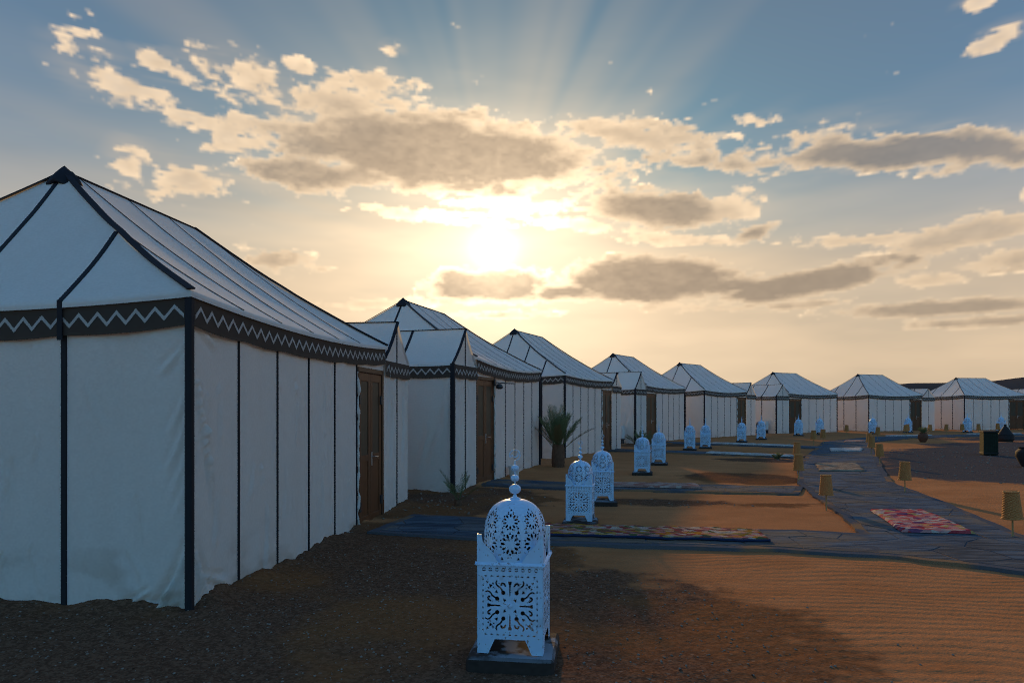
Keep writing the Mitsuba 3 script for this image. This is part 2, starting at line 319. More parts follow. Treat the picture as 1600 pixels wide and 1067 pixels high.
PATH1 = [(-1.9, 9.02), (-0.48, 8.64), (0.46, 8.36), (2.94, 7.96), (4.22, 7.58), (5.07, 6.85), (6.3, 5.4), (8.6, 3.2), (10.2, 4.6), (7.9, 6.9), (6.35, 8.5), (7.18, 11.3), (7.55, 12.7), (8.0, 14.5), (9.5, 17.75), (11.7, 22.2), (14.2, 27.4), (16.5, 32.1),
         (21.3, 37.0), (28.0, 40.4), (36.5, 42.3), (36.2, 44.3), (27.4, 42.4), (20.1, 38.9), (14.6, 32.6), (12.15, 27.6), (9.5, 22.4), (7.75, 18.8), (6.0, 14.6), (5.78, 13.6), (5.39, 12.43), (4.95, 10.5), (4.45, 8.88), (3.71, 9.15), (0.62, 9.66), (-0.56, 10.2), (-1.5, 10.52)]
PATH2 = [(-0.72, 14.36), (1.0, 13.66), (5.3, 12.8), (5.9, 14.0), (3.81, 14.35), (1.1, 14.85), (-0.36, 15.5)]
PATH3 = [(3.25, 25.75), (6.9, 23.4), (8.8, 21.8), (9.6, 22.6), (7.2, 24.7), (3.85, 26.8)]
PATH4 = [(6.2, 32.0), (8.6, 29.7), (11.9, 27.0), (12.8, 27.9), (9.2, 31.0), (7.0, 32.9)]
path_poly = ops.unary_union([Polygon(p).buffer(0) for p in (PATH1, PATH2, PATH3, PATH4)])
shapely.prepare(path_poly)
path_line = path_poly.boundary
def sand_gap(x, y):
    return np.minimum.reduce([rect_dist(x, y, t) for t in TENTS])
def ground_z(x, y, fine=True):
    x, y = np.asarray(x, float), np.asarray(y, float)
    z = ground_base(x, y)
    near = np.clip((60 - np.hypot(x, y)) / 40, 0, 1)
    z = z + 0.035 * near * vn(V3(x * 0.45, y * 0.45, x * 0), 1)
    d = sand_gap(x, y)
    ridge = np.exp(-np.maximum(d, 0) / 0.22) * np.clip((d + 1.2) / 0.6, 0, 1)
    z = z + ridge * (0.045 + 0.15 * vn(V3(x * 2.1, y * 2.1, x * 0), 2) + 0.07 * vn(V3(x * 7, y * 7, x * 0), 3)) * near
    if fine:
        r = np.hypot(x, y); k = np.clip((14 - r) / 4, 0, 1)
        g = gravel_field(x, y, np) + 0.9 * vn(V3(x * 1.7, y * 1.7, x * 0), 4)
        gm = np.clip(g / 0.25 + 0.5, 0, 1)
        rough = 0.015 * vn(V3(x * 5, y * 5, x * 0), 5, 4) + 0.008 * vn(V3(x * 16, y * 16, x * 0), 6, 2)
        warp = 2.6 * vn(V3(x * 0.55, y * 0.8, x * 0), 7, 3) + 0.6 * vn(V3(x * 2.2, y * 2.2, x * 0), 9, 2)
        ph = 2 * np.pi * (y + 0.10 * x) / 0.135 + 8.5 * warp
        amp = 0.0018 * np.clip(0.35 + 1.4 * meshkit.noise(V3(x * 0.5, y * 0.6, x * 0 + 3), 8), 0, 1.2)
        rip = amp * (np.sin(ph) + 0.25 * np.sin(2 * ph + 0.8)) * np.clip(d / 0.5, 0, 1)
        z = z + k * (gm * rough + (1 - gm) * rip * np.clip((11 - r) / 3, 0, 1))
    return z
def axis(lo, hi, step, far, ratio=1.09):
    a = list(np.arange(lo, hi, step)); s = step
    up, x = [], hi
    while x < far: up.append(x); s *= ratio; x += s
    up.append(far)
    s, x, dn = step, lo, []
    while x > -far: s *= ratio; x -= s; dn.append(max(x, -far))
    return np.array(dn[::-1] + a + up)
gx, gy = axis(-7.0, 8.5, 0.045, 330), axis(2.6, 9.0, 0.021, 330, 1.05)
GX, GY = np.meshgrid(gx, gy, indexing='ij')
GZ = ground_z(GX.ravel(), GY.ravel())
inside = shapely.contains_xy(path_poly.buffer(-0.05), GX.ravel(), GY.ravel())
GZ = np.where(inside, np.minimum(GZ, ground_base(GX.ravel(), GY.ravel()) - 0.02), GZ)
i, j = np.meshgrid(np.arange(len(gx) - 1), np.arange(len(gy) - 1), indexing='ij')
a = (i * len(gy) + j).ravel()
gq = np.stack([a, a + len(gy), a + len(gy) + 1, a + 1], 1)
GV = np.stack([GX.ravel(), GY.ravel(), GZ], 1)

def soil_col(p, n, uv):
    f = gravel_field(p.x, p.y, dr) + 0.9 * (fbm(p.x * 1.7, p.y * 1.7, 0, 3) - 0.5) + 0.55 * (fbm(p.x * 6, p.y * 6, 3, 3) - 0.5)
    gm = smoothstep(-0.22, 0.25, f)
    big = fbm(p.x * 0.4 + 3, p.y * 0.4, 5, 3)
    sand = mix((0.385, 0.166, 0.068), (0.52, 0.240, 0.106), fbm(p.x * 2.1, p.y * 4.0, 1, 4)) * (0.82 + 0.36 * big)
    sp = noise(p.x * 120, p.y * 120, 3)
    sand = sand * (0.88 + 0.24 * sp)
    st = fbm(p.x * 38, p.y * 38, 7, 3)
    st2 = noise(p.x * 85, p.y * 85, 2)
    grav = mix((0.100, 0.053, 0.032), (0.190, 0.104, 0.062), smoothstep(0.28, 0.74, 0.6 * st + 0.4 * st2))
    red = smoothstep(0.42, 0.66, fbm(p.x * 0.9, p.y * 0.9, 9, 4))
    grav = mix(grav, mi.Color3f(0.235, 0.105, 0.042) * (0.75 + 0.5 * st), 0.7 * red * smoothstep(9.0, 5.0, p.x))
    grav = dr.lerp(grav, mix((0.062, 0.056, 0.058), (0.125, 0.112, 0.108), st), smoothstep(7.0, 10.0, p.x))
    grav = mix(grav, (0.25, 0.19, 0.14), 0.5 * smoothstep(0.985, 0.992, cell_rand(p.x * 45, p.y * 45, 1)))
    return mix(sand, grav, gm)
def soil_h(p, n, uv):
    return 0.010 * fbm(p.x * 22, p.y * 22, 0, 3) + 0.004 * noise(p.x * 90, p.y * 90, 0)
scene['soil'] = {'type': 'bumpmap', 'arbitrary': proc(soil_h, 0.006), 'scale': 0.45, 'bsdf': {'type': 'diffuse', 'reflectance': proc(soil_col)}}
add('ground', (GV, gq), 'soil', smooth=True, kind='structure')

# hills on the horizon, one ring of low ridges, higher to the right
def hill_h(a):
    d = np.degrees(a)
    h = 0.75 + 0.5 * vn(V3(d / 9.0, d * 0, d * 0), 12, 4)
    h = h + 1.30 / (1 + np.exp(-np.clip((d - 26.4) / 0.5, -30, 30))) * (1 - 0.10 * np.exp(-((d - 34.6) / 1.6) ** 2)) + 0.30 / (1 + np.exp(-np.clip((d - 37.0) / 0.8, -30, 30))) - 0.3 * np.exp(-((d - 22) / 4) ** 2)
    return np.clip(h, 0.15, 4)
def hills_fn(u, v):
    a = np.radians(-180 + 360 * u); D = 190 + 110 * v
    prof = np.sin(np.pi * np.clip(v, 0, 1)) ** 0.8
    z = np.tan(np.radians(hill_h(a))) * 240 * prof * (1 + 0.18 * vn(V3(u * 60, v * 5, u * 0), 14, 4)) + 1.4 * prof - 0.5
    return D * np.sin(a), D * np.cos(a), z
def hill_col(p, n, uv): return mix((0.055, 0.056, 0.062), (0.095, 0.085, 0.080), fbm(p.x * 0.08, p.y * 0.08, p.z * 0.4, 4))
scene['hill_rock'] = {'type': 'diffuse', 'reflectance': proc(hill_col)}
add('hills', grid(hills_fn, 1000, 22), 'hill_rock', smooth=True, kind='structure')

# loose stones lying in the gravel close by
def pebble(seed):
    r = np.random.default_rng(seed); m = trimesh.creation.icosahedron() if seed % 2 else trimesh.creation.icosphere(subdivisions=1)
    v = m.vertices * (0.75 + 0.5 * r.random((len(m.vertices), 1))) * np.array([1, 0.65 + 0.4 * r.random(), 0.4 + 0.25 * r.random()])
    return v, np.array(m.faces)
PEB = [pebble(s) for s in (1, 3, 5, 7, 9)]
def scatter(n, x0, x1, y0, y1, smin, smax, thr, power=2.5):
    x, y = rng.uniform(x0, x1, n), rng.uniform(y0, y1, n)
    f = gravel_field(x, y, np) + 0.9 * vn(V3(x * 1.7, y * 1.7, x * 0), 4) + 0.8 * (rng.random(n) - 0.5)
    ok = (f > thr) & (sand_gap(x, y) > 0.03) & ~shapely.contains_xy(path_poly, x, y) & (y > 2.6)
    x, y = x[ok], y[ok]; n = len(x)
    s = smin + (smax - smin) * rng.random(n) ** (power * 2)
    z = ground_z(x, y) + 0.18 * s; an = rng.random(n) * 6.28
    out = []
    for k in range(n):
        v, f = PEB[k % len(PEB)]; c, q = math.cos(an[k]), math.sin(an[k])
        out.append((np.stack([v[:, 0] * c - v[:, 1] * q, v[:, 0] * q + v[:, 1] * c, v[:, 2]], 1) * s[k] + [x[k], y[k], z[k]], f))
    return cat_mesh(out)
def peb_col(p, n, uv):
    r = cell_rand(p.x * 23, p.y * 23, 5)
    c = mix((0.050, 0.030, 0.021), (0.120, 0.069, 0.045), r)
    return mix(c, (0.26, 0.21, 0.17), smoothstep(0.975, 0.965, cell_rand(p.x * 31, p.y * 31, 8)))
scene['pebble_stone'] = {'type': 'diffuse', 'reflectance': proc(peb_col)}
k = add('pebbles', cat_mesh([scatter(11000, -4.6, 3.4, 3.2, 8.4, 0.0025, 0.013, 0.0), scatter(3500, -3, 4, 9, 17, 0.006, 0.03, 0.05), scatter(4500, 8, 22, 12.5, 30, 0.008, 0.04, 0.0)]), 'pebble_stone', kind='stuff')
labels[k]['label'] = 'small dark stones scattered over the gravel patches'; labels[k]['category'] = 'stones'

# ---------------------------------------------------------------- paved path
def prism_mesh(poly, zfun, top, bottom, step=None, tilt=(0, 0)):
    """an extruded polygon whose top follows the ground"""
    out = []
    for g in getattr(poly, 'geoms', [poly]):
        if g.is_empty or g.geom_type != 'Polygon' or g.area < 1e-4: continue
        v, f = trimesh.creation.triangulate_polygon(g, engine='earcut')
        c = v.mean(0)
        zt = zfun(v[:, 0], v[:, 1]) + top + (v - c) @ np.array(tilt)
        zb = zfun(v[:, 0], v[:, 1]) + bottom
        n = len(v); a, b, cc = (v[f[:, k]] for k in range(3))
        e1, e2 = b - a, cc - a
        flip = e1[:, 0] * e2[:, 1] - e1[:, 1] * e2[:, 0] < 0
        f = np.where(flip[:, None], f[:, ::-1], f)
        fs = [f]
        edges = np.vstack([f[:, [0, 1]], f[:, [1, 2]], f[:, [2, 0]]])
        key = set(map(tuple, edges)); bd = np.array([e for e in edges if (e[1], e[0]) not in key])
        fs += [np.stack([bd[:, 0], bd[:, 0] + n, bd[:, 1]], 1), np.stack([bd[:, 1], bd[:, 0] + n, bd[:, 1] + n], 1)]
        out.append((np.vstack([np.c_[v, zt], np.c_[v, zb]]), np.vstack(fs)))
    return cat_mesh(out)
def slab_z(x, y): return ground_base(x, y) + 0.02 * vn(V3(x * 0.6, y * 0.6, x * 0), 21)
def joint_col(p, n, uv):
    return mix((0.105, 0.112, 0.128), (0.26, 0.165, 0.095), smoothstep(0.52, 0.72, fbm(p.x * 1.6, p.y * 1.6, 4, 4)))
scene['path_mortar'] = {'type': 'diffuse', 'reflectance': proc(joint_col)}
def wavy(poly, amp=0.035, step=0.12, seed=31):
    rings = []
    for g in getattr(poly, 'geoms', [poly]):
        b = g.exterior.segmentize(step); c = np.array(b.coords)[:-1]
        o = np.stack([vn(V3(c[:, 0] * 2.3, c[:, 1] * 2.3, c[:, 0] * 0), seed), vn(V3(c[:, 0] * 2.3, c[:, 1] * 2.3, c[:, 0] * 0 + 9), seed)], 1)
        rings.append(Polygon(c + 2.6 * amp * o).buffer(0))
    return ops.unary_union(rings)
slab_poly = wavy(path_poly)
cells = [slab_poly.intersection(sbox(cx, cy, cx + 1.5, cy + 1.5)) for cx in np.arange(-3, 39, 1.5) for cy in np.arange(2, 46, 1.5)]
path_key = add('path', prism_mesh(ops.unary_union([]) if False else shapely.MultiPolygon([g for c in cells for g in getattr(c, 'geoms', [c]) if g.geom_type == 'Polygon' and g.area > 1e-4]), slab_z, 0.036, -0.15), 'path_mortar', kind='structure')
def slate(c0, c1):
    def fn(p, n, uv):
        s = fbm(p.x * 3.0 + 0.8 * p.y, p.y * 16, p.z * 4, 4)
        c = mix(c0, c1, smoothstep(0.25, 0.75, s))
        dust = smoothstep(0.50, 0.74, fbm(p.x * 1.2 + 7, p.y * 2.6, 2, 4))
        return mix(c, (0.21, 0.135, 0.075), 0.55 * dust)
    return fn
def slate_h(p, n, uv): return 0.006 * fbm(p.x * 9, p.y * 22, 0, 4)
for q, (c0, c1) in enumerate([((0.036, 0.050, 0.068), (0.084, 0.112, 0.140)), ((0.046, 0.060, 0.078), (0.100, 0.126, 0.152)), ((0.050, 0.055, 0.062), (0.112, 0.116, 0.122))]):
    scene[f'slate_{q}'] = {'type': 'bumpmap', 'arbitrary': proc(slate_h, 0.004), 'scale': 1.0, 'bsdf': {'type': 'principled', 'base_color': proc(slate(c0, c1)), 'roughness': 0.9, 'specular': 0.04}}
r2 = np.random.default_rng(5)
pts = []
for cx in np.arange(-3, 39, 0.62):
    for cy in np.arange(2, 46, 0.62):
        q = (cx + r2.uniform(-.27, .27), cy + r2.uniform(-.27, .27))
        if path_poly.distance(Point(q)) < 0.5: pts.append(q)
stones = []
inner = slab_poly.buffer(-0.11)
for c in shapely.voronoi_polygons(MultiPoint(pts)).geoms:
    g = c.intersection(inner)
    if g.is_empty: continue
    g = g.buffer(-0.011, join_style='mitre')
    for h in getattr(g, 'geoms', [g]):
        if h.geom_type != 'Polygon' or h.area < 0.02: continue
        h = affinity.translate(wavy(h, 0.010, 0.10, int(h.area * 1e4) % 97 + 40).simplify(0.006), 0, 0)
        if h.geom_type == 'Polygon': stones.append((h.centroid.y + 0.4 * abs(h.centroid.x), h))
stones.sort(key=lambda s: s[0])
rest = []
for n_, (_, h) in enumerate(stones):
    m = prism_mesh(h, slab_z, 0.0385 + 0.003 * r2.random(), 0.0, tilt=r2.uniform(-.004, .004, 2))
    if n_ < 300: add('flagstone', m, f'slate_{int(r2.choice(3, p=[.45, .35, .2]))}', path_key)
    else: rest.append(m)
add('flagstones', cat_mesh(rest), 'slate_0', path_key, kind='stuff')
# ---------------------------------------------------------------- tents
BAY, RI = 0.767, 1.323
def place(m, t):
    X, Y, th, g = t[:4]
    v = np.asarray(m.vertices); c, s = math.cos(th), math.sin(th)
    return trimesh.Trimesh(np.stack([X + v[:, 0] * c + v[:, 1] * s, Y - v[:, 0] * s + v[:, 1] * c, v[:, 2] + g], 1), m.faces, process=False)

CREASE_SIDE = [(0, .64, .20, .06, .022, .040), (0, .64, .34, .02, .018, .022), (0, .62, .08, .0, .016, .03), (.02, 2.15, .22, 1.45, .016, .016), (.10, 2.0, .30, 1.25, .014, .014), (.16, 1.75, .38, 1.0, .014, .012), (.04, 1.7, .18, 1.1, .012, .010),
               (.22, 1.5, .44, .75, .013, .010), (.0, 2.45, .55, 2.2, .02, .012), (.3, .25, .75, .1, .02, .014)]
CREASE_FRONT = [(1, .64, .74, -.05, .024, .050), (1, .64, .82, -.08, .020, .034), (1, .62, .92, -.05, .016, .022), (1, 2.0, .84, 1.45, .020, .018), (.99, 1.75, .83, 1.15, .018, .020), (.99, 1.5, .86, .95, .016, .014), (.985, 1.25, .87, .75, .016, .014),
                (1, 2.3, .76, 1.95, .020, .014), (.7, .18, .42, -.02, .018, .012), (.98, .12, .6, -.02, .022, .02)]
def build_tent(t, label, idx):
    X, Y, th, g, L, Ha, Hr, kind, nf = t
    k = thing('canvas_tent', label, 'tent', 'white canvas tents in a row')
    near = idx == 0
    mid = idx < 4
    W, He, Hae = TW, 2.56, 2.43
    fl = (lambda y: y) if kind == 'A' else (lambda y: L - y)       # type B is the mirror image along the wall
    rr = np.random.default_rng(100 + idx)
    def put(name, m, mat, parent=None, smooth=False, label=None):
        return add(name, place(m, t), mat, parent or k, smooth=smooth, label=label)
    sag = 0.12 if near else rr.uniform(.07, .15)
    def eave(q): return He + 0.09 - sag * 4 * q * (1 - q) * (0.75 + 0.25 * np.cos(8 * np.pi * q) * 0)
    # ---- walls
    def wall(p0, p1, ztop, nrm, seed, tie=None, res=0.055, dens=1.0):
        """one bay of canvas between two posts; p0, p1: (x, y); ztop(u)"""
        p0, p1 = np.array(p0, float), np.array(p1, float); wid = np.linalg.norm(p1 - p0)
        nu, nv = max(3, int(wid / res)), max(6, int(2.6 / res))
        sd = seed * 7.31
        rc = np.random.default_rng(seed + 500)
        tie = list(tie or [])
        if res < 0.1:
            for _ in range(7 if near else 4):
                cx, cz, ln, dr_ = rc.uniform(.08, .92), rc.uniform(.5, 2.2), rc.uniform(.25, .9), rc.normal(0, .10)
                tie.append((cx, cz, np.clip(cx + dr_, .04, .96), cz - ln, rc.uniform(.010, .022), rc.uniform(-.006, .008)))
        def fn(u, v):
            zt = ztop(u); z = -0.28 + (zt + 0.28) * v
            win = np.clip(np.sin(np.pi * u), 0, 1)
            s = u * wid
            d = 0.016 * vn(V3(s * 1.1 + sd, z * 0.5, z * 0), 1, 2) * 2
            d = d + (0.017 if near else 0.012) * vn(V3(s * 5 + sd, z * 0.55, z * 0), 2, 3) * 2
            d = d + 0.018 * vn(V3(s * 6 + sd, z * 1.2, z * 0), 3, 2) * np.exp(-np.maximum(z, 0) / 0.22) * 2
            for (ax, az_, bx_, bz, wd, amp) in (tie or []):
                A, B = np.array([ax * wid, az_]), np.array([bx_ * wid, bz]); D = B - A; l2 = D @ D
                q = np.clip(((s - A[0]) * D[0] + (z - A[1]) * D[1]) / l2, 0, 1)
                bow = 0.05 * np.sqrt(l2) * np.sin(np.pi * q)
                r = np.hypot(s - A[0] - D[0] * q - bow, z - A[1] - D[1] * q)
                w_ = 1.25 * wd * (0.45 + 0.9 * q)
                d = d + (5.0 if near else 3.4) * amp * (np.exp(-(r / w_) ** 2) - 0.45 * np.exp(-((r - 2.0 * w_) / w_) ** 2)) * np.clip(q / 0.08, 0, 1) * np.clip((1 - q) / 0.35, 0, 1)
            d = d * win + 0.012 * win * (1 - v)
            x = p0[0] + (p1[0] - p0[0]) * u + nrm[0] * d; y = p0[1] + (p1[1] - p0[1]) * u + nrm[1] * d
            return x, y, z
        return grid(fn, nu, nv)
    res = 0.026 if near else (0.07 if mid else 0.12)
    def ztop_side(y0, y1, hi):
        return lambda u: hi((y0 + (y1 - y0) * u) / L) - 0.03
    dw = L - 5 * BAY
    # right (door) wall: five bays and the door bay, in type-A order
    ys = [BAY * i for i in range(6)] + [L]
    for i in range(5):
        a, b = fl(ys[i]), fl(ys[i + 1])
        ties = []
        if i == 0:
            ties = CREASE_SIDE if near else [(0, 2.1, .35, 1.2, .02, .012), (0, 1.7, .3, .8, .02, .010)]
        put('wall_panel', wall((0, a), (0, b), ztop_side(a, b, eave), (1, 0), idx * 20 + i, ties, res), 'canvas', smooth=True)
    # strip of canvas above the door
    a, b = fl(ys[5]), fl(L)
    put('door_header', grid(lambda u, v: (0 * u, a + (b - a) * u, 2.26 + (eave((a + (b - a) * u) / L) - 2.29) * v), 8, 4), 'canvas', smooth=True)
    # front (facing the camera)
    bw = W / nf
    for i in range(nf):
        x0, x1 = -W + bw * i, -W + bw * (i + 1)
        ties = []
        if i == nf - 1:
            ties = CREASE_FRONT if near else [(1, 2.2, .45, .7, .03, .018), (1, 1.9, .6, .5, .025, .014), (.98, 1.5, .5, .2, .03, .012)]
        put('front_wall_panel', wall((x0, 0), (x1, 0), lambda u, x0=x0, x1=x1: eave((x0 + (x1 - x0) * u + W) / W) - 0.03, (0, -1), idx * 20 + 8 + i, ties, res), 'canvas', smooth=True)
    put('back_wall', wall((-W, L), (0, L), lambda u: eave(u) - 0.03, (0, 1), idx * 20 + 15, None, 0.2), 'canvas', smooth=True)
    put('far_side_wall', wall((-W, 0), (-W, L), lambda u: eave(u) - 0.03, (-1, 0), idx * 20 + 16, None, 0.2), 'canvas', smooth=True)
    # ---- roof
    OH = 0.055                                                      # the roof edge stands proud of the wall
    def zroof(s, e, bumpy=0.0): return e * (1 - s) + Hr * s - 0.20 * (Hr - He) * s * (1 - s) + bumpy
    def side_pt(q, s, sx):
        """right (sx = 0) or left (sx = -W) slope: q along, s up; s < 0 is the hanging hem"""
        sc = np.clip(s, 0, 1); hem = np.clip(-s, 0, 1)
        yy = RI * sc + (L - 2 * RI * sc) * q
        out = OH * (1 - sc)
        yy = yy + (2 * q - 1) * out
        x = -W / 2 * sc + out if sx == 0 else -W + W / 2 * sc - out
        sl = 0.012 * (vn(V3(yy * 2.2 + idx * 9, sc * 5, sc * 0 + sx), 31, 2)) * np.sin(np.pi * np.clip(sc, 0, 1)) * 2
        billow = -0.02 * np.abs(np.sin(np.pi * yy / BAY)) * np.sin(np.pi * sc)
        return x, yy, zroof(sc, eave(q), sl + billow) - hem * 0.05
    def hip_pt(q, s, far):
        sc = np.clip(s, 0, 1); hem = np.clip(-s, 0, 1); out = OH * (1 - sc)
        x = -W + W * q; x = x * (1 - sc) + (-W / 2) * sc + (2 * q - 1) * out
        y = RI * sc - out
        sl = 0.014 * (vn(V3(x * 1.9 + idx * 9, sc * 4, sc * 0 + far), 33, 2)) * np.sin(np.pi * sc) * 2
        return x, (L - y if far else y), zroof(sc, eave(q), sl) - hem * 0.05
    def vmap(v): return np.where(v < 0.06, -1 + v / 0.06, (v - 0.06) / 0.94)
    nn = 48 if near else 28
    put('roof_slope', grid(lambda u, v: side_pt(u, vmap(v), 0), nn, 34), 'roof_canvas', smooth=60)
    put('roof_slope', grid(lambda u, v: side_pt(u, vmap(v), -W), 20, 20), 'roof_canvas', smooth=60)
    put('hip_roof', grid(lambda u, v: hip_pt(u, vmap(v), 0), nn, 34), 'roof_canvas', smooth=60)
    put('hip_roof', grid(lambda u, v: hip_pt(u, vmap(v), 1), 20, 20), 'roof_canvas', smooth=60)
    def nrm_side(sx): 
        n = np.array([(Hr - He), 0, W / 2]) if sx == 0 else np.array([-(Hr - He), 0, W / 2]); return n / np.linalg.norm(n)
    nhip = np.array([0, -(Hr - He), RI]); nhip /= np.linalg.norm(nhip)
    ss = np.linspace(0, 1, 15)
    # hip tapes and ridge tape
    for q, (far) in ((1.0, 0), (0.0, 0), (1.0, 1), (0.0, 1)):
        P = V3(*hip_pt(np.full(15, q), ss, far)); P[:, 2] += 0.012
        n = np.array([(1 if q else -1) * 0.5, (1 if far else -1) * 0.5, 0.9])
        put('hip_tape', ribbon(P, n, 0.066 if near else 0.048, 0.010), 'tape' if near else 'seam_thread')  # farther tents get paler tape, flare put into the colour
    P = V3(np.full(9, -W / 2), np.linspace(RI - 0.05, L - RI + 0.05, 9), Hr + 0.006)
    put('ridge_tape', ribbon(P, (0, 0, 1), 0.045, 0.008), 'tape')
    for yy in (RI,):
        cap = trimesh.creation.icosphere(subdivisions=2); v = cap.vertices
        v = v * np.array([0.19, 0.15, 0.07]); v[:, 2] -= np.abs(v[:, 0]) * 0.62 + np.abs(v[:, 1]) * (0.75)
        v[:, 2] = np.where(v[:, 2] < -0.25, -0.25, v[:, 2])
        put('ridge_cap', trimesh.Trimesh(v + [-W / 2, yy, Hr + 0.0], cap.faces, process=False), 'tape', smooth=True)
    # seams up the slopes, over every post
    for i in range(1, 7):
        y = fl(ys[i]) if i < 6 else None
        if y is None or y <= 0.05 or y >= L - 0.05: continue
        sm = min(1, y / RI, (L - y) / RI)
        for sx, w in ((0, 0.022), (-W, 0.022)):
            s_ = np.linspace(0, sm, 12); q = (y - RI * s_) / np.maximum(L - 2 * RI * s_, 1e-6)
            P = V3(*side_pt(q, s_, sx)); P[:, 1] = y
            put('roof_seam', ribbon(P, nrm_side(sx), w, 0.006), 'seam_thread' if near else 'fine_thread')
    for i in range(1, nf):
        x = -W + bw * i
        sm = 1 - abs(x + W / 2) / (W / 2)
        sm = min(max(sm, 0), 1)
        s_ = np.linspace(0, sm * 0.995, 12); q = ((x + W / 2 * s_ * 0) + W - (W / 2) * s_) / np.maximum(W * (1 - s_), 1e-6)
        q = np.where(s_ > 0.985, 0.5, q)
        P = V3(*hip_pt(np.clip(q, 0, 1), s_, 0)); P[:, 0] = x
        put('roof_seam', ribbon(P, nhip, 0.046 if nf == 4 else 0.04, 0.008), 'tape')
    # ---- posts tapes on the walls
    def vtape(x, y, n, w, ztop, name='wall_seam', th_=0.009):
        z = np.linspace(-0.25, ztop, 10)
        wob = 0.004 * vn(V3(z * 2 + x * 3 + y, z * 0, z * 0), 41)
        P = V3(np.full(10, x) + abs(n[1]) * wob, np.full(10, y) + abs(n[0]) * wob, z)
        if 'post' in name:
            put('valance_tape', ribbon(V3(np.full(4, x + n[0] * .047), np.full(4, y + n[1] * .047), np.linspace(2.262, ztop + .035, 4)), (n[0], n[1], 0), w, .006), 'tape')
            z = np.linspace(-.25, 2.32, 10); P = V3(x + abs(n[1]) * wob, y + abs(n[0]) * wob, z)
        put(name, ribbon(P, (n[0], n[1], 0), w, th_), 'tape' if near or 'post' in name else 'seam_thread')
    for i in range(1, 6):
        y = fl(ys[i]); vtape(0.004, y, (1, 0), 0.023, eave(y / L) - 0.05)
    for i in range(1, nf):
        x = -W + bw * i; vtape(x, -0.004, (0, -1), 0.048, eave((x + W) / W) - 0.02, 'front_post_tape')
    for (x, y) in ((0, 0), (-W, 0), (0, L), (-W, L)):
        if (x, y) == (0, L) and kind == 'A' or (x, y) == (0, 0) and kind == 'B': continue
        sx, sy = (1 if x == 0 else -1), (-1 if y == 0 else 1)
        put('corner_post', bx(x - 0.018 if sx > 0 else x - 0.044, x + 0.044 if sx > 0 else x + 0.018, y - 0.044 if sy < 0 else y - 0.018, y + 0.018 if sy < 0 else y + 0.044, -0.3, He + 0.10, 0.012), 'tape')
    # ---- valance with a zigzag
    def band(P, n, nseg, seed, top, drop=0.25, name='valance', zig=True, per=0.175):
        """P(u): (x, y); top(u): height of the upper edge"""
        p0, p1 = np.array(P[0], float), np.array(P[1], float); wid = np.linalg.norm(p1 - p0); n = np.array(n, float)
        nu = max(8, int(wid / (0.045 if mid else 0.09)))
        def off(u, v, extra):
            s = u * wid
            d = 0.030 + 0.010 * v + extra + 0.020 * v * vn(V3(s * 3.3 + seed, v * 0.8, v * 0), 51, 2) + 0.012 * vn(V3(s * 11 + seed, v, v * 0), 52, 2) * v
            return p0[0] + (p1[0] - p0[0]) * u + n[0] * d, p0[1] + (p1[1] - p0[1]) * u + n[1] * d
        def low(u): return drop + 0.018 * np.abs(np.sin(np.pi * u * nseg)) + 0.02 * vn(V3(u * wid * 1.4 + seed, u * 0, u * 0), 53, 2)
        def fn(u, v):
            x, y = off(u, v, 0); return x, y, top(u) - low(u) * v
        key = put(name, grid(fn, nu, 6), 'band_cloth', smooth=True)
        if zig:
            m = max(2, int(round(wid / per))) * 2
            uu = np.linspace(0.004, 0.996, m * 3 + 1); tri = np.abs(((uu * m / 2) % 1) * 2 - 1)
            tri = np.abs((np.linspace(0, m / 2, m * 3 + 1) % 1) * 2 - 1)
            hi, lo_ = 0.14 + 0.075 / 0.25 * 0 + 0.0, 0
            vc = 0.335 + 0.36 * tri
            vt, vb = vc - 0.070, vc + 0.070
            rows = []
            for vv in (vt, vb):
                x, y = off(uu, vv, 0.005); rows.append(V3(x, y, top(uu) - low(uu) * vv))
            v = np.stack(rows, 1).reshape(-1, 3); i = np.arange(len(uu) - 1) * 2
            put('zigzag_stripe', cat_mesh([(v, np.stack([i, i + 2, i + 3, i + 1], 1))]), 'zigzag_cloth', key)
        return key
    tp = lambda u: eave(u) - 0.03
    band(((0, 0.0), (0, L)), (1, 0), 6, idx * 3.1, tp)
    band(((-W, 0), (0, 0)), (0, -1), nf, idx * 3.1 + 20, tp)
    band(((-W, 0), (-W, L)), (-1, 0), 6, idx * 3.1 + 40, tp, zig=False)
    band(((-W, L), (0, L)), (0, 1), 4, idx * 3.1 + 60, tp, zig=False)
    # ---- annexe
    A0, A1 = fl(L), fl(L + TAL); ym = (A0 + A1) / 2
    sgn = 1 if A1 > A0 else -1
    gz_ = lambda y: Hae + (Ha - Hae) * (1 - np.abs(y - ym) / (TAL / 2)) - 0.10 * np.sin(np.pi * np.clip(1 - np.abs(y - ym) / (TAL / 2), 0, 1)) * 0.5
    for i in range(2):
        a, b = (A0, ym) if i == 0 else (ym, A1)
        put('annexe_wall_panel', wall((0.012, a), (0.012, b), lambda u, a=a, b=b: np.maximum(gz_(a + (b - a) * u) - 0.012, 0.5), (1, 0), idx * 20 + 17 + i, [(.2 + .6 * i, 2.5, .3 + .3 * i, 1.2, .02, .010), (.5, 2.2, .45, .6, .025, .010), (.75, 2.3, .8, .3, .02, .012)], res), 'canvas', smooth=True)
    outw = -W + 0.05
    nb = 4
